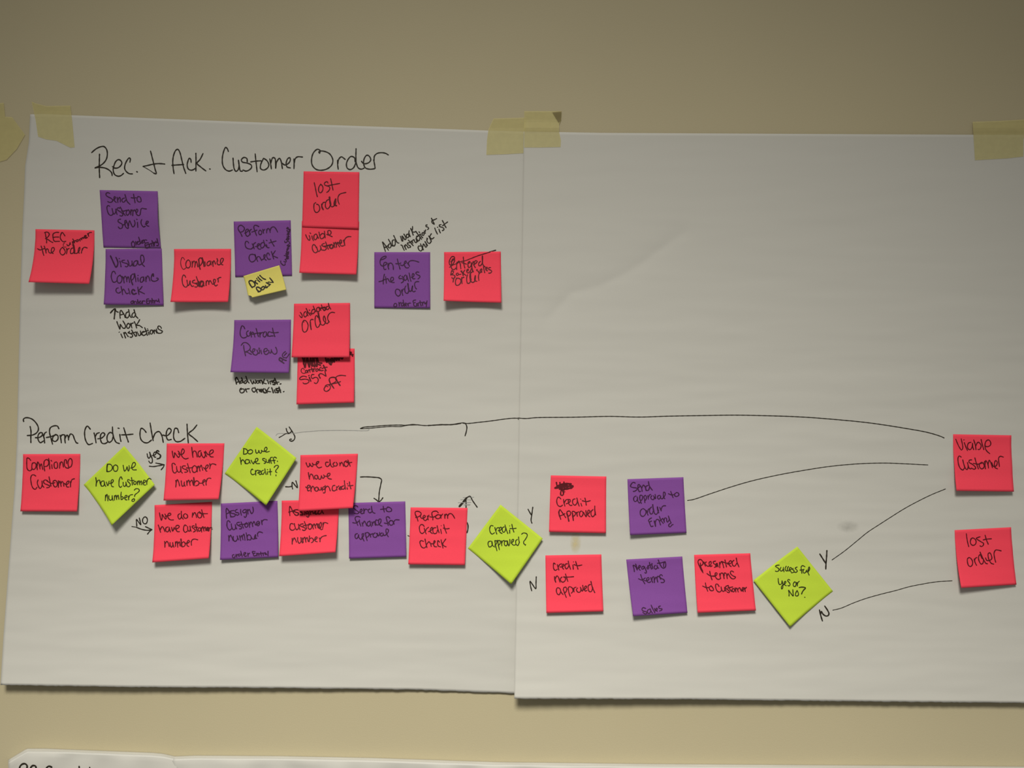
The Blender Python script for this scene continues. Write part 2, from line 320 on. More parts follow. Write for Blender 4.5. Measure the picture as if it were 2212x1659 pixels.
# ---------------------------------------------------------------- traced handwriting
DATA = r'''
# line format: @owner originx originy unit(px per unit) ; then  name: strokes
@S1 180 300 0.1537
Rec. + Ack.: 228,385 240,375 280,345 322,290 338,210 325,145 290,108 240,112 180,140 118,192 / 228,215 226,300 224,380 226,460 230,545 / 225,383 162,408 200,402 260,402 320,415 370,445 400,480 405,515 / 410,390 440,410 490,405 530,370 542,335 520,300 490,292 455,320 430,380 420,440 440,500 490,525 530,515 565,485 / 655,328 660,280 645,268 610,310 585,370 582,420 610,465 650,490 690,492 / 750,460 760,466 / 945,172 965,250 990,350 1010,430 1025,490 990,482 / ~.5 990,482 930,440 840,388 / 840,388 920,370 1000,352 1080,348 1145,354 / 1275,488 1262,400 1258,300 1275,210 1305,155 1330,148 1355,185 1385,300 1410,400 1440,485 / 1245,372 1320,366 1410,362 / 1515,330 1510,290 1490,272 1468,320 1460,375 1478,425 1520,440 1560,425 1580,410 / 1582,202 1584,330 1582,452 / 1682,208 1640,290 1598,342 1650,395 1722,450 / 1775,422 1783,425
@S1 460 300 0.1808
Customer Order: 185,150 170,115 152,102 125,160 112,240 120,320 155,370 195,385 232,372 / 240,230 245,300 255,360 275,388 300,370 312,320 305,255 / 305,255 315,330 330,385 352,385 / 410,275 405,235 370,222 340,250 350,275 410,290 455,310 462,340 435,370 395,385 360,372 / 505,180 515,280 528,392 / 452,275 520,265 575,262 / 600,240 570,310 570,355 605,372 650,350 668,310 645,260 605,232 / 680,240 690,300 698,358 / 690,290 715,225 740,232 750,350 / 750,350 760,280 795,232 812,260 830,355 / 825,290 860,312 905,290 925,250 918,225 895,235 875,290 885,335 925,347 / 968,240 970,300 968,355 / 970,290 985,235 1010,215 1070,217 / 1275,170 1280,140 1250,124 1205,160 1180,230 1185,310 1230,362 1295,375 1370,355 1420,310 1432,250 1400,185 1350,155 1290,145 1265,158 1275,172 / 1490,255 1490,310 1497,362 / 1490,300 1505,240 1535,215 1580,245 / 1700,275 1690,225 1650,210 1615,245 1595,300 1605,350 1640,367 1680,345 1705,290 / 1710,118 1708,220 1715,300 1740,350 1775,362 1805,350 / 1775,268 1800,295 1850,290 1885,255 1870,210 1840,195 1810,230 1800,290 1820,345 1870,362 1930,357 / 1920,250 1930,300 1938,352 / 1925,260 1930,205 1960,175 2010,165 2060,172 2095,192
@N1 50 480 0.8439
corners: 31.6,17.8 182.5,20.8 169,158 13.5,153.5
REC: 55,27 60,25 65,27 67,31 64,37 58,42 / 57,29 58,36 60,45 60,53 / 57,42 63,44 70,49 76,52 / 91,26 84,26 77,30 76,34 77,40 78,46 81,49 88,49 93,49 / 76,39 84,38 91,38 / 107,35 103,29 100,26 96,33 95,40 98,46 103,50 109,49
Customer: ~.6 106,53 103,56 103,60 106,64 110,63 / 112,57 114,60 117,60 119,56 120,52 / 120,52 121,57 / 130,50 126,50 126,52 130,53 127,54 / 127,43 130,48 132,53 / 127,50 134,47 / 138,45 135,48 137,50 141,48 141,45 138,45 / 144,44 146,48 / 145,45 148,41 150,45 / 150,44 152,39 155,42 / ~1.3 155,39 159,38 161,34 158,35 157,39 160,41 164,39 / 165,29 168,36 / 167,31 169,27 175,26
the order: 46,61 49,70 51,79 53,85 / 37,68 43,71 50,69 56,67 / 54,61 57,70 59,79 / 58,74 61,68 64,70 66,77 70,79 76,76 80,70 78,65 74,66 72,73 73,78 77,80 / 101,64 96,69 94,76 97,82 101,84 106,81 108,76 105,69 101,64 / 111,67 112,74 111,81 / 112,74 114,69 118,67 / 128,66 124,67 121,74 122,80 126,80 129,77 / ~1.7 128,57 130,64 131,72 131,79 / 131,79 136,80 141,77 145,70 145,64 142,68 141,77 144,79 / 152,67 150,74 149,79 / 151,72 154,66 157,64 164,66
@N2 210 400 0.8439
corners: 6.2,12.5 154.8,15.5 163,161 16,159.2
Send to: 32,21 27,19 23,21 23,26 28,30 36,34 40,39 37,43 32,44 27,42 / 41,38 45,35 47,31 44,29 43,34 45,41 49,44 / 51,31 53,44 / 53,38 57,31 59,34 59,43 / 70,33 66,34 63,38 65,43 69,43 73,38 / 71,24 74,34 77,42 84,49 / 93,23 95,34 97,45 / 87,32 94,33 100,32 / 105,29 102,34 103,40 107,43 112,42 112,36 109,30 104,29
Customer: 32,54 28,52 25,56 26,65 29,73 33,77 37,77 41,73 / 38,60 40,68 42,74 45,73 48,66 48,61 / 48,61 49,70 51,75 / 58,59 53,58 51,62 57,67 63,71 66,75 63,79 58,78 / 59,56 63,63 67,71 72,78 / 62,66 70,66 75,64 / 80,63 76,66 74,72 77,77 81,74 83,69 81,64 / 86,63 86,76 / 86,69 89,63 91,66 91,78 / 91,69 95,63 97,66 / 97,66 101,70 104,64 101,61 99,68 102,76 107,78 110,75 / 112,61 111,68 110,75 / 112,62 115,59 119,60 126,61
Service: 60,87 55,88 53,92 57,96 63,99 65,105 63,110 58,111 54,107 / 66,102 70,100 74,95 74,90 71,91 71,99 73,107 78,111 / 76,94 79,104 80,110 / 80,104 81,96 83,91 / 84,92 87,100 91,107 95,104 97,97 95,90 / 103,95 104,108 / 101,87 102,88 / 114,88 112,94 114,102 119,107 123,105 / 123,100 129,97 131,93 127,92 125,98 128,104 132,105
order Entry: 92,143 88,148 89,156 92,159 96,155 95,147 91,144 / 98,144 100,153 / 100,149 103,144 / 108,143 104,146 103,151 107,152 110,148 / 106,133 109,142 111,150 / 112,148 116,145 117,141 114,143 115,149 119,147 / 119,140 122,147 / 120,143 123,140 127,141 / 131,147 123,149 122,152 125,160 129,160 134,157 / 124,154 130,152 / 132,150 135,159 / 133,155 137,149 139,151 140,156 / 140,142 143,149 145,156 / 139,149 146,146 / 145,148 147,154 / 146,150 149,146 / 150,143 152,148 155,144 / 153,137 155,145 157,152 155,155 152,154
@N3 210 530 0.8439
corners: 21.5,9.5 165,7.8 169.5,153.8 16.5,151.5
Visual: ~1.3 34,27 39,38 44,49 48,56 51,53 53,45 51,37 48,31 / 58,40 60,48 61,55 / 56,34 57,34 / 70,38 64,39 63,42 70,45 77,47 79,51 76,55 72,54 / 78,38 81,46 82,52 85,53 89,49 89,40 / 89,40 90,48 92,53 / 102,39 96,41 93,47 95,53 100,51 103,45 103,40 / 104,40 105,47 107,50 113,48 119,42 120,34 117,26 113,25 111,31 112,39 115,48 121,54
Complianc: 47,73 44,67 40,67 37,73 36,81 38,89 41,94 46,94 51,90 / 59,76 53,80 51,88 54,96 59,96 63,90 63,82 59,77 / 60,79 65,80 / 66,81 68,89 69,96 / 68,86 71,79 74,81 76,93 / 76,88 79,80 81,84 83,95 / ~1.2 86,78 86,86 89,96 91,101 / 85,86 88,76 93,73 95,79 92,86 87,90 / 96,72 98,83 99,93 / 104,83 105,92 / 104,77 105,77 / 119,81 113,82 110,88 111,94 115,94 118,89 119,82 / 119,83 120,91 / 124,81 125,93 / 125,87 129,78 132,81 135,91 / ~1.5 144,79 143,73 140,77 / 140,77 138,84 140,90 145,92 151,91 156,87 155,84 152,84
check: 54,109 50,110 48,116 51,121 56,122 60,119 / 61,105 63,114 65,126 / 64,118 67,112 70,115 73,121 76,124 80,122 / 80,111 82,118 84,125 / ~1.5 96,116 92,113 89,116 89,121 93,125 100,123 / 104,107 105,116 107,126 / 115,105 111,111 106,116 113,120 121,124
order Entry: 90,142 86,145 88,149 92,147 91,142 / 93,142 95,149 / 95,145 98,143 / 104,143 101,145 101,149 105,147 / 103,139 107,149 / 108,146 111,143 110,142 109,147 112,149 115,145 / 115,142 116,149 / 116,144 119,142 122,143 / 132,137 127,138 126,143 127,148 132,149 / 127,143 131,142 / 134,141 134,148 / 134,144 137,141 139,148 / 140,136 143,148 / 139,142 145,141 / 146,141 147,148 / 147,144 150,141 / 151,140 154,144 157,141 / 157,137 159,146
@N4 360 530 0.8439
corners: 18.8,9.5 164.8,9 157,145 9.5,145
Compliance: ~.7 46,37 43,32 40,31 37,37 36,46 38,55 42,61 45,61 50,57 / 55,37 51,41 49,49 51,56 55,58 60,54 61,46 59,40 55,37 / 65,41 66,48 65,56 / 66,46 70,40 73,44 72,56 / 73,46 76,41 78,46 80,55 / ~1.3 82,36 83,46 84,55 86,61 / 83,44 83,35 87,32 91,36 91,44 86,52 / ~1.3 91,32 94,42 96,54 / 98,42 99,53 / 110,40 105,43 103,49 105,52 109,51 112,46 112,40 / 112,42 114,50 / 116,41 118,48 119,54 / 118,47 121,39 123,42 125,48 / ~1.2 129,34 131,40 / 129,41 130,48 134,50 140,46 144,40 145,34 141,33 138,38 138,45 141,49 144,50
Customer: 49,82 46,77 43,76 40,83 40,93 42,101 46,106 50,107 54,102 / 52,89 53,96 55,103 58,100 59,94 60,91 / 60,91 61,99 65,105 69,104 / 72,89 67,91 66,95 72,97 78,100 79,104 76,107 72,106 / 76,80 79,89 82,98 84,106 / 74,97 82,96 / ~1.6 88,92 86,98 86,104 91,105 94,99 93,93 88,92 / ~1.6 82,93 82,104 / 94,100 96,104 / 101,92 101,103 / 101,97 104,90 107,92 108,100 / 108,96 111,90 114,94 117,99 120,99 124,94 125,88 121,87 120,94 122,100 126,104 130,101 / 130,85 132,89 132,94 / 131,88 134,83 139,82
@S1 220 660 0.7233
up arrow: ~1.2 39,11 39,20 38,30 37,40 / ~1.2 26,22 33,14 38,10 41,11 / 40,11 43,17 49,20
Add: 55,38 54,28 55,17 57,14 62,20 67,28 70,36 / 54,28 60,27 66,25 / 79,19 74,21 71,28 72,35 76,37 80,33 82,27 / 80,12 82,22 84,31 88,36 / 99,21 94,22 90,28 91,34 96,35 99,31 101,25 / 96,12 99,22 102,32 108,38
Work: 45,48 48,57 52,66 54,71 55,63 55,56 58,60 63,67 68,68 71,63 68,54 63,46 / 79,53 75,58 75,66 79,68 83,64 84,58 80,53 / 86,53 88,60 90,67 / 87,58 89,54 94,52 / 97,48 101,57 104,67 / 113,42 109,50 104,58 113,60 121,66
instructions: 57,85 59,90 62,96 / ~.7 51,80 53,79 / 65,81 68,89 71,97 / 67,87 69,80 73,84 76,89 79,93 / 83,77 81,79 78,81 84,83 91,87 92,91 88,95 84,94 / 89,73 94,82 101,92 / 88,83 95,81 102,79 / 103,82 104,91 / 103,84 106,79 / 108,83 110,89 112,90 116,87 116,79 115,76 / 116,80 119,87 / 125,77 121,79 120,85 123,89 129,88 133,84 / 128,66 132,76 136,89 / 123,80 133,76 139,74 / 139,79 141,87 / 136,70 137,70 / 147,73 144,78 145,84 149,85 152,80 151,74 147,73 / 154,74 157,84 / 156,80 158,73 161,76 164,82 / 178,68 175,63 170,61 167,65 169,70 176,74 181,77 179,81 173,83 166,81 163,70
@N5 490 465 0.8439
corners: 17.6,16 163.5,12.9 166.8,154.5 21.5,158
Perform: 39,54 36,47 32,41 29,35 30,29 34,26 38,26 42,29 45,33 44,38 40,42 36,43 / 46,46 50,44 54,40 55,36 51,36 48,40 48,47 50,52 53,54 58,50 60,46 / 56,38 60,50 / 58,44 60,38 63,36 / 82,29 76,26 71,26 69,30 71,38 74,46 76,52 / 64,43 70,41 77,38 / 85,38 82,41 82,47 85,50 89,47 89,41 85,38 / 92,36 94,46 / 93,41 97,36 / 102,36 102,45 / 102,41 105,34 108,35 110,39 111,44 / 111,39 113,33 117,30 121,30 125,34 128,39 130,43
Credit: 56,71 53,67 49,67 47,72 47,77 50,83 56,86 63,86 67,82 / 65,73 68,79 70,86 / 67,78 70,72 74,70 / 73,80 77,80 82,77 84,73 80,73 78,77 79,83 83,87 87,86 / 95,70 91,70 87,74 87,81 90,84 95,80 97,75 / 94,64 96,72 100,79 105,83 108,83 / 101,75 103,79 / 101,64 103,65 / 112,62 114,68 118,74 121,79 / 108,71 115,69 126,66
check: 73,102 66,100 60,101 57,107 58,114 62,119 67,119 73,114 74,108 72,102 / 72,100 75,109 79,118 / 76,112 79,106 83,106 86,110 89,116 / 89,114 94,112 98,106 98,101 95,102 95,108 99,114 101,115 / 109,102 107,97 104,97 102,102 103,108 107,113 112,112 / 114,93 117,102 120,112 / 124,91 120,97 117,102 123,106 130,109
Customer Service: 138,117 138,121 141,125 145,128 149,127 149,123 / 146,118 151,120 152,116 149,113 / ~1.3 152,111 157,111 157,107 153,108 154,103 / 147,103 158,105 / ~1.2 151,99 156,101 158,97 153,97 / 152,94 159,94 / 153,91 157,88 153,87 159,85 / 155,83 160,80 161,77 156,79 / 154,78 158,74 / 148,66 149,70 153,69 156,66 160,69 161,73 / ~1.3 152,62 157,63 159,59 154,59 / 154,55 160,55 157,52 / 154,50 160,48 155,46 / 157,44 161,43 / ~1.3 154,39 157,42 161,40 161,36 / 153,34 158,34 156,31 154,33 159,37 162,37
@N6 515 560 0.6329
corners: 17,57.5 139.5,20.5 163,104 34,134
Drill: ~1.3 47,97 42,90 38,83 36,77 38,74 43,73 49,75 54,80 57,86 56,91 52,94 46,95 / ~1.3 56,76 60,80 65,84 / 58,79 58,75 60,72 / ~1.2 65,70 69,74 73,77 / 62,66 64,65 / ~1.2 67,60 73,68 80,73 / ~1.2 73,55 79,61 85,66 93,69
Down: ~1.3 70,110 65,106 62,101 61,97 65,95 71,97 76,101 77,106 73,110 67,111 / ~1.3 80,97 77,100 79,104 84,104 88,100 89,95 85,93 80,96 / ~1.2 88,93 93,97 99,96 / 92,89 96,95 101,92 106,90 104,86 / ~1.3 95,80 103,84 109,86 / 100,84 102,78 110,79 119,79 / ~1.2 107,64 113,71 119,79
@N7 640 360 0.8439
corners: 18.8,12 161.5,14 159,159 15,154.5
lost: 46,41 48,50 50,60 52,70 54,77 / 63,45 59,50 57,57 58,64 61,67 65,65 68,59 68,52 65,47 62,45 / 81,42 80,39 76,39 72,43 73,47 78,49 84,51 86,55 83,62 78,66 / 88,31 90,40 92,50 94,60 / 80,49 95,46 111,43
order: 50,92 46,95 45,102 46,111 50,117 54,117 59,112 60,105 57,98 52,96 / ~1.3 65,96 66,104 69,110 / 66,98 69,92 74,91 / 83,84 78,87 75,94 75,103 79,108 84,105 87,99 / ~1.6 85,78 86,87 88,98 / 88,100 91,103 97,100 101,94 101,86 / ~1.5 101,83 98,90 98,98 103,100 / 110,96 107,88 107,78 111,71 118,68 127,66
@N8 635 470 0.8439
corners: 20,9 167,10 159.5,146 13.5,141.5
viable: 30,44 33,51 37,57 40,58 41,52 39,46 / 46,47 47,53 50,59 / 41,39 43,41 / 56,42 52,45 51,53 54,57 58,54 60,47 57,42 / 59,46 63,53 / 64,37 66,46 69,54 74,53 78,48 77,42 72,41 68,45 / 78,35 79,44 80,52 / 84,43 89,45 94,42 95,37 92,33 87,34 87,40 90,45 98,49
Customer: 57,77 54,71 50,69 47,74 48,83 52,89 56,90 60,87 / 58,75 60,82 63,87 67,84 69,78 67,72 / 69,77 71,83 75,83 / 78,66 73,68 71,71 77,74 82,76 83,79 80,83 76,84 / 81,62 84,71 88,81 / ~1.4 77,74 85,72 97,69 / ~1.5 96,69 92,72 92,77 96,79 100,76 100,71 / 101,64 105,77 / 103,70 106,63 108,68 109,76 / 109,70 111,63 113,69 117,75 / ~1.3 114,64 118,67 122,64 / 119,67 122,59 119,57 117,62 118,69 122,73 127,72 / ~1.3 127,58 129,65 130,71 / 128,61 132,53 138,49 146,49
@N9 490 680 0.8439
corners: 19,13.5 164.2,12.3 158.5,149 9,147
Contract: 46,36 43,30 39,28 36,35 34,46 36,55 41,59 48,58 53,54 / 55,41 51,44 51,51 55,55 59,52 59,46 / 61,43 63,57 / 63,50 66,44 69,48 72,57 / 75,35 78,46 81,56 / 65,50 78,47 88,46 / 84,46 85,57 / 85,51 89,46 93,45 / 98,43 94,47 93,54 97,57 101,52 101,44 / 101,47 105,55 / 111,44 107,44 105,50 108,55 114,54 119,54 / 117,34 119,44 123,56 / 113,45 122,46 132,45
Review: 37,78 42,72 48,71 55,75 60,82 59,88 53,93 46,95 / 43,78 44,88 46,97 48,105 / 47,95 53,96 58,99 63,101 / 60,91 64,96 70,93 72,88 68,87 66,91 66,97 70,102 75,103 80,98 / 77,90 80,97 83,99 84,93 82,88 / 87,90 89,100 / 82,85 84,86 / 94,94 99,94 104,90 101,86 96,88 95,95 98,101 103,101 107,97 / 107,91 109,97 112,98 114,92 114,89 / 114,92 118,98 123,101 128,97 128,90 125,83
AE: ~1.4 146,124 139,119 134,115 136,110 142,113 148,116 152,117 / 141,119 144,114 / 150,94 145,98 142,103 145,109 152,110 / ~1.2 147,104 153,98 / 152,111 156,106 160,100
@N11 620 640 0.8439
corners: 18,19 161.2,17 159.5,156.5 11.5,156.5
validated: ~.7 31,48 34,52 / 34,52 38,55 39,50 37,45 34,41 / 48,39 44,42 43,49 46,53 50,50 52,44 51,40 / 50,43 54,50 / 49,31 53,39 57,45 60,49 / 59,42 63,47 / 57,35 58,36 / 70,34 66,34 63,39 64,44 68,44 71,39 / 67,25 70,32 74,40 / 80,28 76,31 76,37 79,40 83,37 84,32 82,28 / 82,31 87,36 / 88,22 91,31 95,37 / ~1.5 83,32 92,29 97,28 / ~1.4 96,30 100,30 99,34 95,36 / 105,26 101,27 101,33 105,34 108,29 / 106,18 108,26 112,33
order: 43,66 41,64 39,70 39,80 41,89 45,92 50,89 53,82 54,74 51,66 47,62 42,62 / ~1.3 60,67 60,74 61,80 62,85 / 59,68 60,62 63,59 67,60 / 79,54 77,50 74,50 72,57 72,66 74,75 77,80 81,78 85,70 / ~1.6 80,43 82,54 85,66 / 85,66 87,72 92,74 97,70 99,62 97,54 95,50 93,55 94,62 98,67 103,70 107,65 / 108,66 104,58 105,50 109,44 115,41 122,42
@N10 620 745 0.8439
corners: 27,6 173,9.5 171.5,148 24,152.5
scribble: ~1.5 36,22 42,40 43,50 46,32 51,28 53,45 57,57 / ~1.5 43,47 46,58 50,36 52,30 57,56 60,34 60,30 64,55 66,34 / ~1.5 66,32 66,50 71,56 70,34 74,32 76,56 78,40 77,30 81,45 89,47 / ~1.4 70,54 78,50 86,52 / ~1.5 98,30 102,45 105,35 108,47 113,51 110,36 116,46 115,34 121,44 121,32 127,40 127,30 133,39 135,30 141,36 144,28 / ~1.5 160,18 164,22 168,29 / ~1.3 160,20 165,19 / ~1.4 160,24 169,25
Contract: ~.8 44,64 42,60 38,61 36,66 38,71 42,73 47,72 / 49,65 47,67 48,71 51,71 52,67 49,65 / 52,65 54,71 / 54,67 57,63 59,70 / 62,58 66,69 / 58,64 68,61 / 67,62 69,68 / 68,64 72,60 / 77,61 74,63 75,68 79,66 79,61 / 80,62 83,66 / 88,57 85,58 84,64 88,66 93,65 / ~1.3 93,52 96,58 100,66 / 89,61 96,58 103,57
Sign: 50,82 43,80 36,82 32,87 35,89 42,88 50,88 56,91 56,95 50,99 43,99 41,97 / ~1.3 57,83 61,93 / 55,79 57,78 / 69,76 64,76 62,82 65,86 72,83 77,84 80,89 78,96 74,99 70,97 / ~1.3 81,77 83,82 85,85 / 82,80 84,74 89,74 96,78 100,80 / 97,66 98,72 100,80
off: 105,107 98,105 / 98,107 95,112 96,117 101,119 107,116 111,110 110,104 104,102 99,104 97,109 / 105,102 116,100 128,97 137,94 / ~1.2 120,111 115,104 110,96 108,89 110,85 116,83 123,84 125,89 / ~1.3 136,104 131,97 127,90 124,84 / 124,84 129,80 138,78 150,79 / 114,100 122,96 126,92
@S1 495 800 0.7233
Add work inst.: ~1.1 22,41 20,33 19,26 22,21 26,27 30,34 32,40 / 22,36 29,34 / ~1.1 38,31 34,33 34,38 39,37 41,32 / 37,22 40,30 43,37 / ~1.1 50,31 46,33 45,38 49,39 53,34 / 50,18 53,27 56,34 60,38 / 64,29 67,36 70,41 72,36 73,31 75,37 79,39 80,33 79,29 / 84,31 82,35 85,39 89,36 87,31 / 90,30 93,38 / 92,32 95,29 98,35 100,41 / 97,30 102,38 / 105,26 103,34 102,37 107,39 111,40 / 116,33 118,40 / 113,30 115,30 / 121,33 124,41 / 122,36 126,31 129,37 / ~1.4 135,30 130,32 132,35 138,38 136,42 131,42 / ~1.2 136,24 140,33 144,41 / 136,36 149,35 / 152,41 155,40
or check list.: 36,53 33,56 32,62 35,67 40,67 45,63 45,58 41,55 36,57 / 48,55 50,60 53,65 / 50,60 52,56 60,55 / 75,53 70,53 68,57 70,62 75,65 79,61 / 77,51 80,58 84,67 / 81,61 85,56 89,58 91,63 / 92,56 95,65 / 93,63 99,60 98,56 95,58 98,65 / ~1.3 103,55 101,60 104,66 110,67 / 107,55 110,61 114,67 / 119,51 115,57 112,61 118,63 124,64 / ~1.2 127,52 130,60 132,67 / 135,58 138,67 / ~1.4 146,54 140,55 141,59 147,62 147,66 142,66 / ~1.3 149,50 151,58 154,66 / 146,60 154,59 / 162,64 164,63
@S1 800 460 0.8137
Add work: 40,102 37,93 34,83 32,77 36,81 42,89 48,99 / 37,93 42,90 46,87 / 51,82 48,85 48,91 51,93 55,89 55,82 / 48,70 52,77 56,85 59,88 / 65,72 60,72 58,78 60,86 63,88 66,83 66,75 / 62,60 65,66 68,73 72,79 76,80 / 80,62 82,68 84,74 86,75 86,68 84,61 88,65 92,71 95,68 92,61 89,56 / 99,56 96,58 96,63 99,66 102,63 102,58 99,56 / 102,52 104,58 106,63 / 102,54 103,47 / 107,41 110,48 114,59 / 112,36 112,42 111,49 116,51 121,49
instructions +: 81,85 84,86 87,93 90,99 / 90,87 95,97 / 92,90 93,84 97,87 101,93 / 100,79 98,81 100,84 105,87 107,90 104,92 / 101,72 107,79 114,87 / 102,80 108,76 / 109,74 113,80 / 110,77 114,71 / 116,71 119,78 122,79 123,73 121,68 / 123,73 126,76 / 124,61 122,65 126,73 130,73 131,67 / 121,49 125,55 131,63 136,70 / 123,64 133,56 / 132,56 136,63 139,66 / 129,50 131,52 / 138,53 137,57 140,60 143,56 141,52 138,53 / 143,48 146,54 / 145,50 147,45 / 151,32 148,32 148,36 153,38 155,41 152,44 / 162,14 165,19 168,26 170,30 166,28 163,24 164,20 170,18 176,15
check list: 133,88 128,88 127,93 130,99 134,101 138,97 138,92 / 133,82 137,90 141,98 / 139,91 141,82 144,86 147,91 150,89 148,82 / 145,76 149,82 152,86 / 152,68 150,71 152,78 157,81 162,75 / 152,69 150,67 / 155,61 159,69 162,75 / 162,55 159,60 158,64 163,69 167,67 169,65 / 171,40 174,48 178,56 / 182,43 184,49 186,53 / 178,38 179,38 / 188,31 183,32 184,36 190,38 195,41 195,45 191,47 / 191,20 195,27 198,34 201,39 / 192,34 198,29 205,24
@N12 795 535 0.8439
corners: 16,11.5 159,11.5 159,155 16,154
Enter: 33,31 40,29 46,25 46,22 40,23 34,27 31,35 32,43 37,47 43,45 47,42 47,38 42,38 40,42 40,51 42,56 46,55 / 51,40 51,48 53,55 / 52,48 55,40 60,40 64,46 65,56 / 75,29 77,38 80,48 82,55 / 71,41 80,41 84,39 / 83,44 88,46 94,41 98,38 97,34 94,36 93,43 95,49 99,52 104,51 / 101,39 104,43 106,48 / 102,42 106,35 113,33 121,34 130,37
the sales: 42,68 40,76 39,84 39,93 / 28,87 36,85 43,81 / 45,74 46,83 47,91 / 46,82 50,79 54,85 57,88 62,85 65,82 64,76 60,76 58,82 61,89 67,89 / 83,71 79,75 80,79 85,79 89,80 91,84 89,88 85,90 / 87,73 89,76 / 96,70 92,74 92,80 95,84 99,80 99,73 / 99,71 101,79 104,86 / 105,65 107,73 108,80 110,86 / 111,76 115,75 118,69 115,66 113,70 114,78 117,80 120,79 / 130,63 126,62 122,65 126,69 132,72 133,75 128,80
order: 75,106 72,107 70,114 72,120 77,124 82,121 83,114 80,108 74,106 / 86,108 87,115 89,122 / 87,113 90,106 93,106 / 97,98 95,101 94,108 96,115 101,117 104,111 104,105 / ~1.4 102,92 103,100 104,106 / ~1.2 104,106 107,112 112,109 114,98 / 114,98 112,108 117,113 121,111 / 119,95 121,102 124,106 / 119,96 120,90 124,87 130,87
order Entry: 68,143 66,147 67,151 71,151 74,147 72,143 68,143 / 79,140 80,149 / 80,144 84,140 / 88,141 85,145 86,149 90,148 91,143 / 90,134 91,142 93,150 / 94,147 97,146 98,142 95,142 95,147 98,149 / 101,143 103,149 / 102,145 105,142 109,142 / 122,134 117,135 115,138 117,141 121,140 / 117,141 117,147 120,150 124,149 / 124,143 126,149 / 125,145 128,142 129,149 / 133,136 134,143 136,149 / 130,141 137,140 / 139,140 140,148 / 140,143 142,139 / 144,139 146,144 149,140 / 151,136 150,143 149,151
@N13 945 530 0.8439
corners: 16.8,17.2 162,15.8 163.5,147 15.5,142
Entered: 34,42 40,38 44,33 42,29 37,29 32,36 30,44 32,50 37,50 42,44 44,38 42,34 38,36 36,45 35,55 38,61 43,62 47,58 / 50,43 49,53 49,62 / 50,47 55,40 58,47 60,60 / 66,30 67,40 68,50 70,58 / 62,44 74,48 / 78,46 82,45 83,41 79,43 78,51 80,57 84,55 87,49 / 86,44 88,55 / 88,49 92,41 / 92,50 98,46 102,41 98,39 94,44 94,52 97,57 / 110,41 106,45 106,52 110,52 114,47 / ~1.3 115,27 115,37 115,46 / 115,46 118,52 123,56
strikethrough: ~.9 31,56 40,50 48,47 58,42 72,39 85,34 100,28 115,23 125,20 135,17
Booked sales: 37,64 35,70 34,76 / 36,66 41,66 40,71 35,75 42,76 45,80 42,84 38,85 37,82 / 49,72 48,75 51,77 54,74 52,71 49,72 / 55,75 60,74 / 62,65 66,78 / ~1.2 60,66 68,74 / 70,63 66,71 73,77 / 75,66 79,64 79,61 76,62 75,68 78,71 82,68 / 86,62 84,66 86,70 89,68 89,62 / 87,53 89,60 92,68 / 89,60 86,60 / 102,62 100,63 103,66 107,67 105,70 / 111,61 109,65 112,66 114,62 113,60 / 118,55 119,62 121,70 / 123,60 127,60 127,56 124,57 124,63 128,65 / 136,57 132,57 131,61 137,64 139,67 135,71 131,71
order: 45,79 41,88 40,94 / 50,84 47,88 46,96 48,102 53,102 58,98 60,91 58,86 52,84 48,84 / 62,82 62,90 63,98 / 62,88 64,83 68,82 / 77,75 75,82 75,91 77,97 81,97 85,92 86,86 / ~1.6 84,72 84,82 85,92 / 85,92 90,95 96,91 97,84 97,77 95,84 96,91 101,92 / 106,90 105,82 106,74 109,70 114,68
@S1 945 530 0.8439
strikethrough tail: 133,17.2 140,15 149,12.5
@S1 30 890 0.18987
Perform Credit check: 112,108 108,85 125,68 160,65 205,80 245,115 275,165 278,205 255,240 210,262 152,268 / 185,165 195,220 193,290 194,348 / 245,292 285,290 320,268 325,240 300,235 278,260 275,310 300,348 345,325 / 330,255 345,300 350,352 / 338,275 352,240 370,228 / 512,190 495,160 455,158 415,180 405,225 420,290 440,365 / 370,290 420,280 480,258 / 475,255 445,285 440,320 470,335 500,310 500,270 475,255 / 525,265 535,310 540,350 / 530,290 545,262 570,258 / 580,262 580,310 585,352 / 582,300 605,262 618,280 622,318 / 622,300 645,250 670,260 690,310 712,350 728,355 / 870,195 835,160 810,200 805,260 820,330 850,370 895,358 / 912,238 925,290 935,350 / 925,285 945,245 972,235 / 955,305 1000,295 1035,255 1015,235 990,255 985,310 1005,355 1040,358 1068,340 / 1125,245 1095,232 1065,265 1062,320 1085,345 1115,325 1130,280 / 1122,170 1125,240 1140,300 1165,345 1200,358 / 1205,255 1210,295 1218,335 / 1185,183 1198,186 / 1250,180 1275,260 1303,342 / 1225,260 1290,258 1355,252 / 1505,232 1480,200 1450,185 1435,240 1445,310 1480,345 1520,350 1565,320 / 1550,125 1565,220 1585,325 / 1580,310 1610,240 1650,222 1680,260 1700,345 / 1695,262 1740,270 1780,235 1790,205 1765,185 1740,215 1735,280 1755,318 1790,312 / 1875,235 1860,190 1835,185 1820,230 1820,300 1845,335 1890,335 1945,300 / 1970,138 1975,240 1985,355 / 2082,148 2040,200 1990,245 2040,290 2090,335
@N14 30 970 0.8439
corners: 23.5,13 170,12.5 161.5,160 16.5,159.5
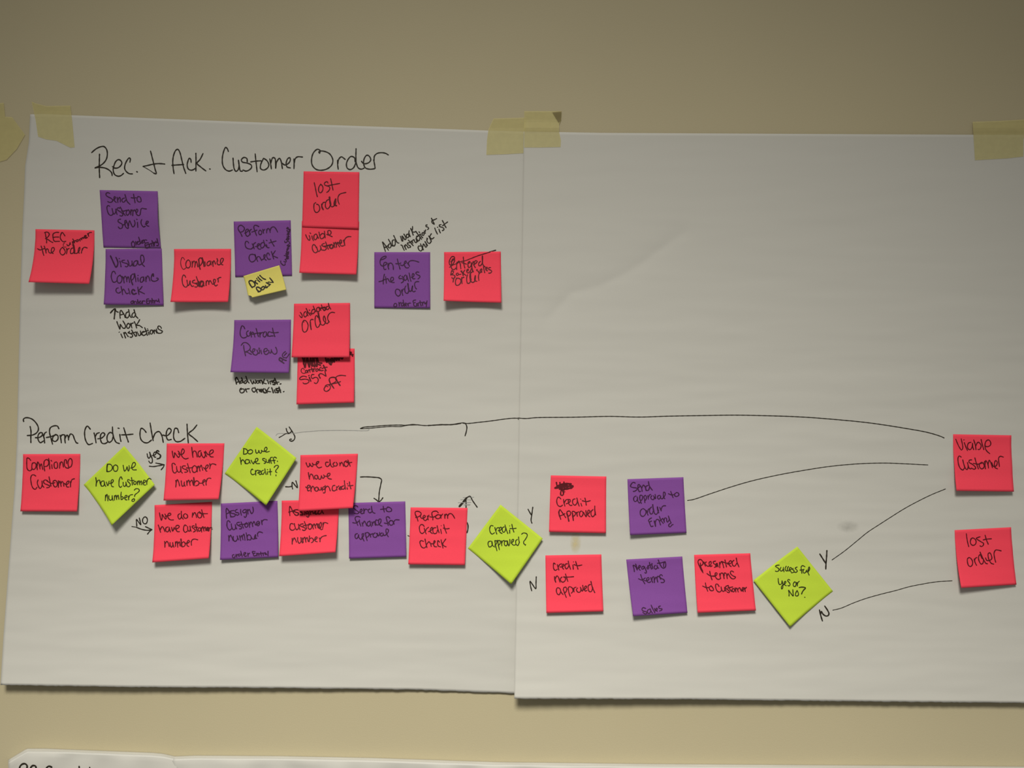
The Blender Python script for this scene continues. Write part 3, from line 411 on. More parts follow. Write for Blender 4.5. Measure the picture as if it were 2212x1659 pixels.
Compliance: 43,29 39,24 34,23 33,31 33,41 34,50 38,55 43,55 47,50 / 53,35 48,36 46,43 47,51 52,52 56,47 57,40 54,35 / 58,38 59,45 60,53 / 60,43 61,33 65,39 67,51 / 67,45 70,38 74,52 / 77,35 77,44 79,56 / 77,38 78,31 83,27 88,29 89,37 86,43 79,45 / 89,24 91,36 92,51 / 97,40 98,50 / 95,29 97,31 / 109,33 104,35 103,42 105,49 110,49 112,43 111,35 / 118,35 117,49 / 118,42 121,33 124,34 127,46 / 135,37 134,28 131,27 129,34 130,43 134,48 140,49 / 140,48 146,45 149,37 148,27 144,24 139,31 139,41 141,47
Customer: 56,69 51,66 46,67 43,75 44,84 46,94 50,101 55,103 59,98 / 62,79 60,86 63,96 67,101 71,97 73,87 / 72,82 73,93 77,98 / 86,81 80,79 76,82 78,88 85,91 92,95 90,98 84,99 / 90,71 92,81 95,95 / 85,82 97,88 105,86 / 106,80 101,82 101,91 105,97 110,95 111,87 108,81 104,80 / 114,81 114,98 / 115,88 118,82 121,96 / 121,88 123,83 126,85 128,95 / 129,88 134,91 140,87 141,82 137,83 134,89 136,97 141,97 / 145,83 145,97 / 146,86 149,78 155,76
@N15 175 955 0.12057
corners: 775,70 1322,765 550,1492 48,765
Do we: ~1.3 475,395 465,460 465,520 / 475,395 530,400 560,440 555,490 510,525 462,530 / 620,405 585,430 580,480 600,520 640,518 660,475 650,425 615,408 / 755,415 765,470 780,520 810,490 825,440 835,490 850,520 865,470 860,420 / 890,465 940,450 975,405 965,368 935,370 915,410 910,460 930,495 992,497
have Customer: 265,635 275,710 270,790 / 275,740 300,690 330,680 345,740 365,790 / 410,695 370,705 355,745 375,790 410,780 420,740 415,705 430,770 445,795 / 455,715 480,780 505,700 / 510,740 550,735 580,695 570,670 545,685 540,750 555,795 582,800 / 740,665 715,620 690,660 680,730 685,790 710,812 730,790 / 755,720 760,780 785,795 805,760 805,715 / 805,730 825,795 / 870,680 840,670 835,700 865,730 885,765 865,795 840,800 / 905,635 915,700 920,770 / 885,690 950,685 / 975,705 945,715 950,755 980,755 990,720 970,700 / 1010,700 1015,765 / 1015,730 1040,690 1055,765 / 1055,730 1080,695 1090,765 / 1105,735 1145,720 1155,690 1130,680 1115,720 1125,765 1160,768 / 1175,690 1180,760 / 1180,720 1195,670 1225,650 1258,668
number?: 440,950 435,1050 / 440,990 465,935 475,980 482,1052 / 500,960 500,1010 520,1040 550,1030 560,960 / 560,980 575,1050 / 600,960 600,1040 / 600,990 625,950 640,1030 / 640,990 665,950 680,1025 / 720,895 715,960 718,1030 / 718,985 745,975 755,1005 735,1028 718,1025 / 770,1000 815,990 825,960 800,955 785,990 795,1030 825,1035 / 850,965 855,1035 / 855,995 880,950 925,940 / 955,860 985,835 1030,840 1045,870 1010,910 970,940 960,975 / 945,1015 915,1035 915,1060 945,1060 962,1030 945,1012
@S1 175 955 0.12057
yes: 1185,210 1195,260 1215,290 1240,260 1235,190 / 1228,180 1255,245 1280,320 1270,370 1240,375 1215,340 / 1280,240 1330,225 1345,185 1320,180 1300,220 1315,265 1340,270 / ~1.3 1395,170 1375,150 1350,175 1385,205 1425,240 1410,285 1365,300
yes arrow: 1225,432 1300,438 1380,425 1490,405 / 1340,375 1410,388 1490,405 / 1490,405 1480,440 1437,495
NO: 1000,1505 995,1440 995,1385 1030,1430 1072,1480 1060,1420 1045,1360 / 1135,1345 1110,1370 1105,1425 1130,1460 1165,1460 1190,1410 1180,1360 1145,1338 1120,1355
NO arrow: ~.7 910,1512 990,1525 / 990,1525 1080,1560 1190,1580 1270,1568 / 1155,1515 1210,1540 1270,1568 / 1270,1568 1230,1600 1192,1648
@N16 340 950 0.8439
corners: 23.8,9.5 171.5,9 156.5,152.5 15.5,155.5
We have: 38,29 39,37 42,46 44,40 44,33 48,38 54,45 57,41 56,33 53,29 / 54,36 61,38 67,34 69,28 65,23 62,29 61,37 65,45 72,49 79,47 / 88,19 89,30 91,45 / 90,37 93,29 98,30 102,44 / 111,28 106,30 104,38 107,44 111,41 112,32 / 112,33 115,42 119,46 122,42 123,31 / 120,31 126,43 / 123,29 130,38 137,36 143,31 142,26 137,27 133,35 136,43 143,44
Customer: 46,64 42,60 38,61 38,70 39,78 42,84 46,85 49,81 / 49,68 50,77 54,83 58,82 60,75 59,68 / 60,74 61,82 64,85 / 72,67 66,67 63,70 67,74 75,77 78,80 74,83 70,83 / 77,61 80,71 84,84 / 74,72 82,72 90,71 / 95,66 91,69 89,77 92,83 97,83 101,78 100,70 96,66 / 102,68 102,82 / 103,73 106,67 109,80 / 109,71 112,65 116,78 / 118,71 123,75 129,70 130,65 126,65 123,72 125,80 127,80 / 134,61 135,68 134,74 / 135,67 139,62 145,62 150,64
number: 47,104 48,112 47,121 / 48,111 51,102 54,107 57,118 / 61,105 62,114 64,119 68,117 69,108 / 68,112 71,119 / 75,105 76,117 / 76,110 80,103 84,117 / 84,108 88,103 92,116 / ~1.4 93,97 94,107 94,117 / 95,110 100,105 106,108 105,115 98,118 / 107,111 114,111 121,106 122,102 118,103 116,111 119,117 / 124,105 125,116 / 125,108 128,100 133,98 137,99
@N17 320 1080 0.8439
corners: 16.3,13.2 163.5,5 155,149.5 10.5,160
we do not: 29,33 31,43 34,52 36,45 36,37 40,43 45,49 46,42 43,36 / 44,42 52,40 58,38 57,34 52,35 50,42 53,48 58,51 65,51 / 81,35 77,38 77,45 80,49 84,46 86,39 / 85,29 85,38 87,46 90,49 / 95,35 91,38 92,45 97,47 101,44 100,38 97,36 / 114,33 113,44 / 115,39 119,32 122,36 124,45 / 131,31 127,34 127,42 131,46 136,44 137,37 134,32 131,30 / 137,25 139,33 143,45 / 132,34 142,35 152,35
have Customer: 26,64 29,73 32,83 / 31,76 36,68 40,73 43,81 / 51,69 46,71 45,78 49,82 53,78 54,70 / 54,72 57,82 / 60,70 63,80 67,70 / 67,74 75,73 80,68 77,65 72,66 71,74 75,81 80,81 / 98,66 94,64 91,70 91,78 95,83 100,80 / 101,68 102,78 106,80 108,72 107,67 / 108,74 110,80 / 118,66 113,67 113,70 119,75 121,79 116,82 / 122,61 123,70 126,81 / 118,70 127,70 / 131,71 128,74 130,80 134,78 134,72 131,71 / 136,71 137,82 / 137,74 140,68 143,80 / 143,73 146,69 148,79 / ~1.4 149,76 155,73 152,70 150,76 155,79 / 156,71 156,78 / 156,74 159,71 163,71
number: 42,106 43,113 43,121 / 43,113 48,106 52,111 54,119 / 56,109 57,117 60,121 63,116 63,109 / 63,112 66,121 / 70,107 70,119 / 70,112 74,106 76,121 / 76,112 80,107 82,118 / ~1.3 84,100 85,110 86,119 / 86,111 91,107 95,112 93,118 88,120 / 96,111 102,110 106,106 103,103 100,108 100,117 104,119 / 110,106 111,116 / 110,109 113,102 119,100 127,102
@N18 480 910 0.1145
corners: 650,105 1402,695 828,1588 48,985
Do we: 408,510 405,565 402,620 / 400,515 440,520 475,550 478,590 450,615 402,622 / 530,535 490,560 485,595 510,615 550,608 575,580 570,550 535,535 / 630,535 635,580 650,605 685,580 690,545 700,585 725,605 745,575 740,545 / 745,560 795,570 840,540 845,505 825,488 800,515 800,555 835,580 890,568
have suff.: 338,685 350,750 360,815 / 355,770 385,725 410,745 435,800 / 490,725 450,725 435,765 455,800 495,790 515,755 500,725 / 510,745 530,795 / 545,735 565,775 590,805 605,760 / 610,770 650,760 675,725 665,700 635,705 625,750 645,795 705,798 / 805,705 765,705 765,730 805,755 820,785 790,795 / 825,715 835,765 865,780 885,745 885,715 / 885,745 895,790 / 950,680 915,685 910,740 930,795 / 1025,695 990,675 965,700 975,745 990,795 / 870,740 925,745 1000,735 / 1040,750 1045,760
credit ?: 580,915 565,900 540,940 545,985 575,1008 620,990 / 625,925 630,975 635,1018 / 630,965 650,930 685,925 / 665,975 705,970 725,945 705,930 690,960 705,1005 740,995 / 775,925 745,940 745,990 775,1000 795,960 / 805,895 812,950 830,1005 / 850,950 855,1000 / 850,910 858,914 / 905,895 908,960 912,1015 / 875,955 935,950 / 980,870 1005,840 1045,832 1062,850 1045,885 1010,930 1010,955 1032,968 / 1015,1010 1015,1030
@N19 460 1075 0.8439
corners: 20,15 165,8 167,152.5 18,159.5
Assign: 35,53 34,42 34,30 35,27 40,33 44,42 46,50 / 34,42 40,39 46,37 / 54,33 46,34 41,38 48,40 56,42 57,46 51,49 45,48 / 62,30 57,33 58,37 65,39 67,42 62,45 59,43 / 71,30 71,37 73,45 / 83,30 78,32 76,36 80,39 85,35 85,31 / 85,33 86,42 85,48 82,51 80,48 / 88,30 89,36 90,42 / 89,35 93,30 96,36 99,41 103,36 103,29 102,24
Customer: 44,63 40,59 37,60 36,66 36,73 39,80 43,83 48,79 / 47,67 48,75 52,82 57,80 58,73 57,69 / 58,75 61,80 / 68,63 62,64 61,68 67,72 73,75 73,79 68,80 / 72,62 75,70 78,78 / 68,69 80,68 86,67 / 86,64 82,67 82,73 85,76 89,73 89,67 86,64 / 92,63 94,76 / 94,70 97,62 100,66 102,74 / 102,67 105,61 109,70 / 109,70 114,68 118,63 116,60 112,64 112,70 116,72 119,68 119,62 / 124,58 125,64 126,69 / 125,63 128,58 133,56 139,57
number: 40,97 41,104 41,111 / 41,104 45,96 48,101 52,110 / 52,99 52,106 56,112 61,109 63,103 62,98 / 63,102 66,108 / 68,97 71,110 / 70,103 73,97 77,108 / 75,100 79,93 81,100 82,109 / 85,90 87,99 88,109 / 87,101 91,95 96,97 98,103 96,108 89,107 / 98,101 102,106 108,104 110,97 / ~1.3 109,95 107,100 107,104 112,104 / 114,91 114,95 115,99 / 114,94 117,88 122,88 127,90
order Entry: 54,146 50,147 51,153 55,154 57,149 / 59,145 61,152 / 60,148 64,145 / 68,144 65,147 66,150 70,148 72,144 / 71,137 73,144 75,151 / 78,147 83,144 84,141 80,141 79,146 82,150 86,149 / 89,142 90,150 / 90,145 94,142 / 108,138 101,138 103,144 105,149 110,148 / 103,143 108,142 / 112,142 113,149 / 113,145 116,142 118,149 / 122,139 124,149 / 119,144 127,142 / 128,142 129,148 / 129,143 132,141 134,146 / 141,137 141,144 141,149 / 134,141 138,146
@N20 595 1070 0.8439
corners: 16,13.5 163,11 153.5,146 9.5,156
Assigned: 37,52 36,42 36,32 37,28 41,34 44,41 47,46 / 34,43 41,41 47,40 / ~1.3 58,37 52,37 46,40 52,43 59,46 58,50 52,51 49,48 / 68,40 63,42 70,46 70,50 63,50 / 75,42 75,50 / 82,41 78,44 80,48 84,44 / 84,42 86,50 84,56 80,54 / 88,40 90,49 / 90,44 94,41 97,47 / ~1.4 97,46 102,44 103,41 100,44 103,48 107,47 / 112,39 109,43 111,48 116,46 118,42 / 118,36 120,42 123,47
customer: 45,74 43,72 39,73 37,79 37,85 41,89 46,89 49,86 / 48,72 50,80 54,88 58,86 60,79 59,74 / 60,80 63,88 / 71,73 65,74 62,77 70,81 76,84 77,88 72,90 69,88 / 74,67 77,75 80,86 / 71,78 80,76 88,75 / 86,73 84,78 84,84 88,87 92,84 93,77 90,73 87,73 / 94,75 97,86 / 96,79 99,73 103,84 / 103,77 106,72 109,83 / 110,73 110,81 113,85 117,80 118,73 116,69 113,74 114,83 117,88 121,86 / 122,70 122,78 121,83 / 122,76 125,70 129,70 134,72
number: 43,110 43,118 43,125 / 44,117 48,109 51,113 54,120 / 57,108 57,116 61,123 65,119 66,112 65,108 / 66,115 69,122 / 69,109 71,121 / 70,114 75,107 78,120 / 77,113 81,108 84,118 / 87,104 87,112 86,119 / 87,112 92,109 97,113 96,119 92,121 / 98,115 103,113 107,108 104,106 101,111 102,117 107,119 / 112,109 114,113 114,119 / 114,113 118,107 124,104 130,103
@N21 635 970 0.8439
corners: 16.5,15.5 163.5,12 151,151 10.5,159
we do not: 31,35 33,41 36,46 40,42 40,36 43,42 47,45 49,40 47,36 / 48,39 55,40 62,36 64,32 60,32 57,37 58,43 63,48 71,46 / 88,34 82,34 81,40 84,45 89,43 93,36 / 92,27 93,36 95,43 98,46 102,45 / 104,34 100,38 103,43 109,43 111,38 108,34 / 117,35 118,43 / 118,40 122,34 125,38 127,44 / 134,30 129,34 129,41 133,45 138,42 139,36 136,32 / 138,28 141,36 144,44 / 134,34 142,35 148,34
have: 37,60 38,69 40,77 / 40,72 43,64 47,66 51,77 / 57,67 53,69 54,75 58,77 61,72 59,67 / 61,69 64,77 68,77 70,70 / 70,68 74,75 78,71 76,66 / 78,69 86,70 92,66 92,62 87,63 85,69 88,75 96,77
enough credit: 30,97 35,100 40,97 40,93 36,93 34,99 36,107 40,106 / 42,94 44,109 / 44,102 48,95 51,98 53,105 / 58,97 54,100 54,106 58,108 62,105 61,99 58,97 / 62,99 65,105 69,104 70,98 / 70,100 73,107 / 78,96 74,98 74,103 78,103 80,97 / 80,93 80,103 79,112 75,112 / 80,101 85,95 89,97 93,107 / 105,93 100,94 98,100 99,106 104,107 108,104 / 109,96 110,105 / 110,99 115,94 / 115,102 120,100 121,96 117,98 117,104 122,103 / 127,94 122,97 123,102 127,103 131,97 / 129,81 130,91 132,103 / 136,99 137,103 / ~.8 136,88 138,90 / 142,84 143,93 146,102 / 138,94 144,94 151,93
@N22 740 1075 0.8439
corners: 14.5,13.5 160.5,9.5 162.8,151.5 16.5,156
Send to: 39,24 36,21 30,21 28,25 32,30 39,35 42,38 38,41 30,40 / 43,37 48,36 50,32 48,29 45,33 46,38 49,41 53,40 / 54,28 55,40 / 55,35 59,29 63,31 / 70,29 66,31 66,36 70,39 75,36 / 74,22 75,31 78,38 83,40 / 104,22 105,29 107,37 / 97,30 105,29 112,28 / 117,24 112,28 113,34 119,36 125,34 125,29 120,25 115,24
finance for: 45,50 40,48 34,49 32,53 35,61 39,71 / 26,64 34,65 42,60 / 43,57 44,65 47,73 / 50,64 52,73 / 52,67 56,60 59,65 62,72 / 70,60 64,63 63,70 67,73 71,68 71,62 / 71,66 74,74 / 75,62 77,71 / 77,66 81,61 84,71 / 90,58 86,57 84,64 87,70 / 87,70 93,69 98,62 98,55 94,55 92,62 94,69 101,73 / 121,53 117,49 112,50 113,57 117,71 / 107,65 115,66 121,60 / 123,58 119,64 122,70 127,70 130,64 127,59 123,59 / 130,62 132,68 / 131,62 135,57 145,57
approval: 38,92 33,94 32,101 35,105 39,102 41,95 / 41,95 42,102 47,107 50,104 / 50,93 51,102 55,111 / 50,93 54,92 53,99 49,102 / 58,90 60,100 63,110 / 58,92 63,89 68,92 66,99 61,102 / 70,93 72,101 / 71,95 77,92 / 83,90 78,95 80,101 86,101 89,95 86,91 / 89,91 92,98 95,93 95,89 / 101,90 97,93 98,98 103,97 104,91 / 104,93 107,97 113,93 117,87 117,82 112,80 111,86 114,95 117,100
@N23 870 1085 0.8439
corners: 20,13 166,14.5 159,161 14,159
Perform: 34,36 32,30 32,25 36,23 42,24 47,28 46,33 40,37 33,39 / 34,34 37,41 39,48 / 45,36 48,41 54,40 58,36 55,33 52,37 53,43 58,47 62,43 / 63,35 65,45 / 64,39 67,33 / 91,27 87,23 80,23 75,26 75,33 77,39 77,45 / 69,37 78,38 88,33 / 90,32 85,34 84,39 89,42 95,40 97,35 93,32 88,32 / 97,32 98,41 / 97,37 102,30 / 107,31 108,41 / 108,36 111,30 114,33 115,41 / 115,36 118,30 124,29 129,34 133,41
Credit: 55,62 52,58 47,57 43,62 43,70 45,77 50,80 55,76 / 55,66 57,74 60,81 / 58,74 61,68 66,64 / 66,75 71,73 76,68 75,64 71,68 71,76 76,80 / 85,65 79,66 77,73 80,80 86,79 89,71 / 88,60 90,69 93,78 / 97,69 99,80 / ~.7 98,60 99,60 / 105,57 107,66 112,79 / 104,66 111,68 119,67
check: 53,100 47,98 44,101 45,108 49,115 55,117 60,113 / 57,94 59,104 62,116 / 61,108 67,101 71,106 73,113 / 73,106 79,106 83,101 81,98 79,105 81,113 87,114 / 94,102 90,98 89,105 91,112 97,114 / 98,96 100,105 103,117 / 110,94 106,100 102,107 106,112 111,114
@N24 1005 1085 0.12057
corners: 632,42 1390,650 822,1468 48,825
Credit: 500,425 465,415 440,455 445,530 480,570 525,545 / 530,450 545,510 565,570 / 548,510 570,460 605,455 / 590,510 630,500 655,460 635,445 610,480 625,540 660,558 / 700,440 670,455 665,510 690,540 720,500 725,450 / 712,405 730,470 762,560 / 795,495 797,555 / ~.7 793,420 800,428 / 835,395 850,470 872,535 / 800,470 860,472 912,465
approved?: 460,695 420,705 408,750 430,800 465,790 485,740 475,700 / 475,720 495,780 530,800 / 530,685 545,780 568,868 / 530,690 565,690 560,740 530,770 / 580,680 595,770 612,850 / 582,690 620,685 625,735 590,775 / 645,690 655,780 / 655,730 675,690 700,685 / 735,690 705,705 705,765 735,780 755,740 745,695 / 755,690 780,780 800,720 798,665 / 820,730 860,700 865,665 840,670 835,740 870,770 900,760 / 935,665 905,690 910,750 940,775 968,720 / 955,620 960,680 972,722 / 1010,572 1040,550 1095,560 1112,590 1080,660 1045,710 1050,740 1065,755 / 1075,772 1082,755
@S2 1005 1085 0.12057
Y: 1125,125 1155,180 1192,240 / 1210,88 1195,200 1180,330 1195,375
N: 1190,1585 1170,1500 1162,1415 1210,1480 1262,1548 1268,1440 1272,1335
@S1 590 900 0.12206
Y: 232,210 245,260 280,295 320,270 / 285,183 325,245 365,310 385,360 370,410 325,435 290,415 310,395 325,400 / ~.8 320,265 280,300 230,300 160,340 105,370
faint line: ~.35 50,335 70,310 110,298 200,298 380,292 500,275 650,262 800,250 1000,245 1200,243 1400,246 1600,250 1680,245 1700,230 1690,215
N: 345,1280 335,1220 340,1160 380,1205 428,1258 420,1190 402,1135 / 220,1240 280,1242 335,1232
elbow arrow: 1545,1068 1640,1065 1780,1072 1880,1085 1918,1115 1905,1200 1880,1330 1868,1500 / 1785,1445 1830,1475 1868,1510 / 1868,1510 1905,1485 1942,1435
@S1 770 880 0.17179
connecting line: ~.8 50,265 90,250 200,240 400,225 560,222 620,225 700,215 760,218 850,228 950,226 1050,216 1200,215 1280,202 1340,195 1390,202 1560,185 1680,172 1800,155 1950,137 2035,136 / ~.7 50,268 120,265 280,252 420,240 560,240 640,225 760,220 / 1340,196 1370,205 1388,245 1382,300 1366,357 / 900,228 1050,219 1200,216 1310,202
up arrow: 1378,1262 1378,1200 1375,1140 / ~1.8 1295,1245 1340,1195 1385,1138 / 1385,1138 1425,1117 1465,1180 1518,1255
hatching: ~.35 1340,1135 1475,1130 / ~.35 1310,1160 1445,1162 / ~.4 1278,1198 1440,1195 / ~.35 1330,1215 1430,1222 / ~.35 1350,1235 1425,1230
dash: ~.7 646,1612 664,1620 686,1625
side stroke: ~1.1 1392,1449 1402,1480 1403,1513 1398,1550 1390,1576
@S2 1100 880 0.45208
long connecting line: ~.8 42,51 80,53 130,49 300,47 480,43 620,46 760,42 920,39 1080,37 1240,40 1400,46 1560,58 1720,74 1880,98 2000,120 2060,138 2078,146
approval connector: ~.7 852,445 880,440 960,413 1060,380 1160,351 1280,324 1400,302 1540,281 1680,269 1800,266 1900,270 2000,275
@N25 1170 1015 0.9644
corners: 20.5,12.3 145,14.8 144,142 16.5,139
scribbled out word: ~1.3 33,28 35,36 40,38 41,28 / ~1.3 41,30 44,42 49,52 47,57 43,56 43,49 46,40 / ~1.4 34,36 50,31 66,31 / ~1.3 50,27 50,40 58,32 66,33 / ~1.6 30,40 44,36 56,33 / ~1.6 30,41 50,38 70,36 60,42 40,43 / ~1.5 70,37 66,41 56,41 49,46 / 34,40 55,35 71,38 / 46,45 49,49 52,49
Credit: 43,65 40,62 37,61 34,67 34,73 37,80 42,82 47,79 / 49,66 50,73 52,81 / 51,73 55,67 60,66 / 55,76 60,74 64,70 63,66 60,68 61,76 65,80 68,79 / 75,65 71,66 69,71 71,77 75,79 79,74 80,67 / 79,63 81,72 84,81 / 88,75 90,81 / ~.8 87,65 88,66 / 97,63 99,72 100,79 / 91,69 100,71 109,69
Approved: 43,111 40,102 39,94 41,89 45,94 50,101 54,107 / 38,94 40,104 / 41,103 47,101 52,98 / ~1.3 57,98 59,106 61,115 / 56,99 57,94 62,92 65,96 63,102 58,104 / ~1.3 69,97 70,105 71,113 / 68,97 69,93 74,94 76,98 73,103 69,104 / 78,95 80,104 / 79,99 80,95 83,94 / 89,92 86,94 85,101 88,105 91,103 93,97 91,93 / 94,95 97,101 100,105 100,98 99,91 / 101,101 106,97 108,92 105,90 103,95 104,102 108,105 / 115,89 111,93 111,101 114,105 118,102 120,94 / 119,81 119,90 121,101
@N26 1345 1020 0.8439
corners: 12.2,17.8 155.5,12.8 163.5,155.5 19,161
Send: 32,28 29,26 25,27 20,36 25,39 33,40 38,42 35,46 30,49 27,49 / 39,41 44,36 43,32 40,32 39,39 41,47 43,50 46,49 / 46,35 49,43 50,49 / 49,41 53,33 57,37 60,47 / 65,34 60,36 59,42 62,47 66,46 69,38 / 66,24 68,34 72,41 76,46
approval to: 34,61 30,63 28,69 31,75 35,74 38,68 37,63 / 38,67 39,74 43,79 45,77 / 43,64 45,72 48,80 / 44,65 45,59 50,60 51,65 49,71 46,73 / 54,63 56,70 57,78 / 54,63 58,59 61,64 59,71 56,73 / 64,60 66,69 / 66,64 69,58 72,57 / 75,60 72,64 74,69 79,70 81,65 79,60 / 81,63 84,68 84,60 83,57 / 95,59 90,61 90,67 93,69 97,64 97,60 98,67 101,68 106,63 109,57 108,52 105,51 104,57 105,64 108,68 / 123,49 126,57 129,65 / 117,55 125,58 133,57 / 138,52 133,56 134,61 139,62 144,58 142,53 138,52
order: 50,94 46,98 45,106 48,112 53,113 58,108 60,101 56,95 52,93 / 61,98 63,105 65,110 / 64,103 66,95 70,93 / 74,89 70,93 69,101 72,107 76,106 78,100 / ~1.2 77,83 78,92 80,101 / 80,101 82,106 86,108 90,103 92,97 / ~1.3 89,89 90,97 92,104 / 95,90 97,95 99,99 / 98,97 101,89 105,86 110,86
Entry: 74,117 70,119 66,124 68,127 74,125 / 68,127 70,133 73,139 78,138 / ~1.4 81,125 83,131 84,138 / 83,130 87,121 92,122 97,135 / 94,113 98,123 104,131 / 94,126 103,118 / 104,120 107,128 / 106,124 108,117 112,118 113,125 115,128 119,122 / 117,112 120,121 124,130 / 124,130 119,133 118,138 122,140 126,135 129,134
@N27 1165 1190 0.8439
corners: 15.5,11.5 158.8,9 164,155 18,159
credit: 41,34 37,31 36,37 37,46 41,50 46,47 / 46,35 48,42 50,49 / 48,42 52,35 57,33 / 53,41 58,41 63,37 62,34 59,35 59,42 62,47 / 72,33 67,34 66,41 69,46 73,43 76,36 / 74,26 76,36 80,47 / 86,36 87,47 / ~.7 87,28 88,28 / 93,27 96,37 99,47 / 89,35 98,38 109,36
not: ~1.2 39,66 40,74 42,80 / 40,73 45,64 48,66 53,80 / 58,67 54,71 56,78 61,80 66,76 67,70 63,66 / 67,59 70,69 73,78 / 62,67 75,67 88,66
approved: 52,96 47,94 44,98 44,105 47,111 51,112 54,106 / 53,97 56,106 61,112 / 62,100 65,109 69,119 / 61,100 63,94 68,93 70,99 68,105 64,108 / 74,98 76,108 79,116 / 73,98 76,92 82,93 86,99 85,105 82,108 / 87,96 89,105 / 88,100 90,94 94,93 / 98,95 95,99 98,105 103,106 107,99 105,93 / 106,98 110,103 112,95 111,88 / 112,100 118,97 121,91 118,90 115,96 118,103 122,101 / 131,86 126,88 125,97 128,104 133,104 137,94 / 132,78 136,94 142,107
@N28 1345 1195 0.904
corners: 8.5,15 142.5,7.8 155,142.5 25,150.5
Negotiate: 28,44 27,36 25,29 30,31 35,40 33,31 31,26 / 34,36 39,35 43,31 40,29 38,35 42,41 / 50,31 46,33 46,38 50,37 52,32 / 52,32 55,39 57,46 55,48 53,46 / 58,35 60,38 63,35 61,32 58,35 / 64,22 66,31 69,38 / 60,30 70,27 / 70,29 72,37 / ~.7 69,24 71,25 / 78,29 75,33 78,38 83,35 82,29 / 82,32 86,36 / 85,16 89,26 93,33 / 83,24 92,23 99,21 / 92,32 97,36 102,33 103,25 101,20 98,26 98,33
terms: 43,51 46,60 50,68 53,73 / 38,61 46,64 54,59 / 52,65 57,66 63,62 62,58 58,60 58,67 63,70 67,68 / 67,58 69,64 72,70 / 70,63 71,58 74,56 / 75,57 76,70 / 76,64 80,57 84,69 / 82,62 84,55 88,57 91,62 / 95,54 92,51 88,55 92,60 98,63 100,67 97,70 92,70
Sales: 55,132 49,130 46,134 49,138 56,140 58,143 54,145 48,141 / 66,133 60,136 59,141 63,144 67,139 66,133 / 67,137 71,143 / 68,124 72,133 77,142 / 76,132 79,138 83,134 82,131 79,135 83,139 / 90,126 86,128 88,132 94,133 93,136 88,138
@N29 1490 1185 0.8439
corners: 11,16 155,12 169.5,158.5 20,164.5
presented: 34,62 28,52 23,41 21,34 23,29 28,28 33,33 34,39 30,43 25,44 / 27,37 28,46 33,58 / 36,34 38,39 40,45 / 39,38 42,34 / 41,41 45,45 51,44 55,37 54,33 50,35 50,42 53,46 57,44 / 66,32 60,34 61,38 67,42 66,47 63,48 / ~1.4 66,42 70,38 69,46 / 71,41 73,47 / 76,35 77,49 / 77,41 81,33 84,38 87,49 / 90,29 92,38 94,47 / 82,33 92,37 100,37 / 97,40 104,38 108,34 104,31 100,36 102,43 106,46 / 113,30 109,34 110,43 115,45 120,38 / 119,24 121,35 126,47
terms: 51,58 53,68 57,80 / 44,64 53,70 64,70 / 55,70 63,71 69,67 70,63 66,62 65,70 69,77 74,79 79,76 / 76,64 79,77 / 78,69 80,63 84,63 88,77 / 88,70 89,62 93,64 96,77 / 96,69 98,64 103,72 108,77 114,77 117,73 111,70 105,65 104,60 107,57 112,60
to customer: 40,88 42,98 46,109 / 33,96 43,100 50,99 / 54,96 50,99 51,105 56,108 61,106 58,99 54,95 / 75,97 71,91 67,91 66,97 68,105 72,110 77,111 82,106 / 80,98 82,106 86,110 90,105 89,99 / 89,102 93,109 / 97,95 92,97 92,101 98,106 102,110 100,113 96,111 / 98,94 102,103 107,110 / 97,101 110,98 / 110,102 108,107 112,111 115,106 112,102 / 116,100 118,111 / 117,105 120,101 124,111 / 123,105 127,100 132,109 / 130,104 134,108 138,103 136,99 134,105 137,110 / 140,100 142,110 / 141,104 145,99
@N30 1620 1170 0.12056
corners: 850,88 1488,888 722,1528 62,695
Successful: 525,420 480,425 455,440 490,465 520,490 515,520 480,535 455,525 / 555,460 540,500 550,525 580,520 595,490 600,460 / 600,490 610,540 / 650,440 630,480 645,520 670,525 / 690,445 670,480 675,515 705,525 / 700,500 735,500 745,470 715,465 710,500 740,545 / 775,480 755,490 790,520 785,545 745,560 / 845,455 810,475 835,505 850,525 825,550 790,545 / 985,450 945,430 920,445 920,500 930,568 / 895,510 940,505 970,495 / 960,500 950,540 970,565 1000,545 1015,510 / 1015,510 1020,545 1050,530 1070,480 1060,450 1045,490 1040,550 1060,600
yes or: 505,660 510,720 530,770 565,755 575,710 / 575,700 590,770 585,830 570,850 562,820 575,790 610,770 / 605,765 640,740 640,710 620,720 620,770 650,790 / 715,690 690,675 675,700 700,730 720,765 700,795 680,785 / 800,720 778,750 780,795 810,805 825,770 820,730 800,718 / 838,730 850,795 / 848,770 860,730 885,710
No?: 700,975 700,920 692,870 735,930 775,975 772,915 768,860 / 845,875 820,920 815,965 845,975 868,955 862,910 845,880 / ~1.2 882,822 930,815 995,828 960,870 935,910 925,938 / 978,996 986,998
@S2 1620 1170 0.12056
Y: ~1.2 1252,222 1310,315 1358,390 / ~1.2 1378,160 1372,280 1362,400 1358,490
N: ~1.2 1245,1225 1270,1330 1298,1420 / ~1.2 1265,1300 1280,1250 1310,1300 1360,1332 1400,1325 1415,1290 1390,1230 1340,1155
@S2 1780 1030 0.18083
success connector: ~.65 95,993 240,890 400,760 520,662 660,570 800,480 960,380 1120,293 1280,215 1450,145
decline connector: ~.65 105,1593 200,1570 350,1507 500,1453 680,1402 860,1357 1020,1312 1160,1284 1320,1257 1530,1241
@N31 2045 930 0.8439
corners: 16.5,9.5 165.5,12.2 172,156.5 25,154.5
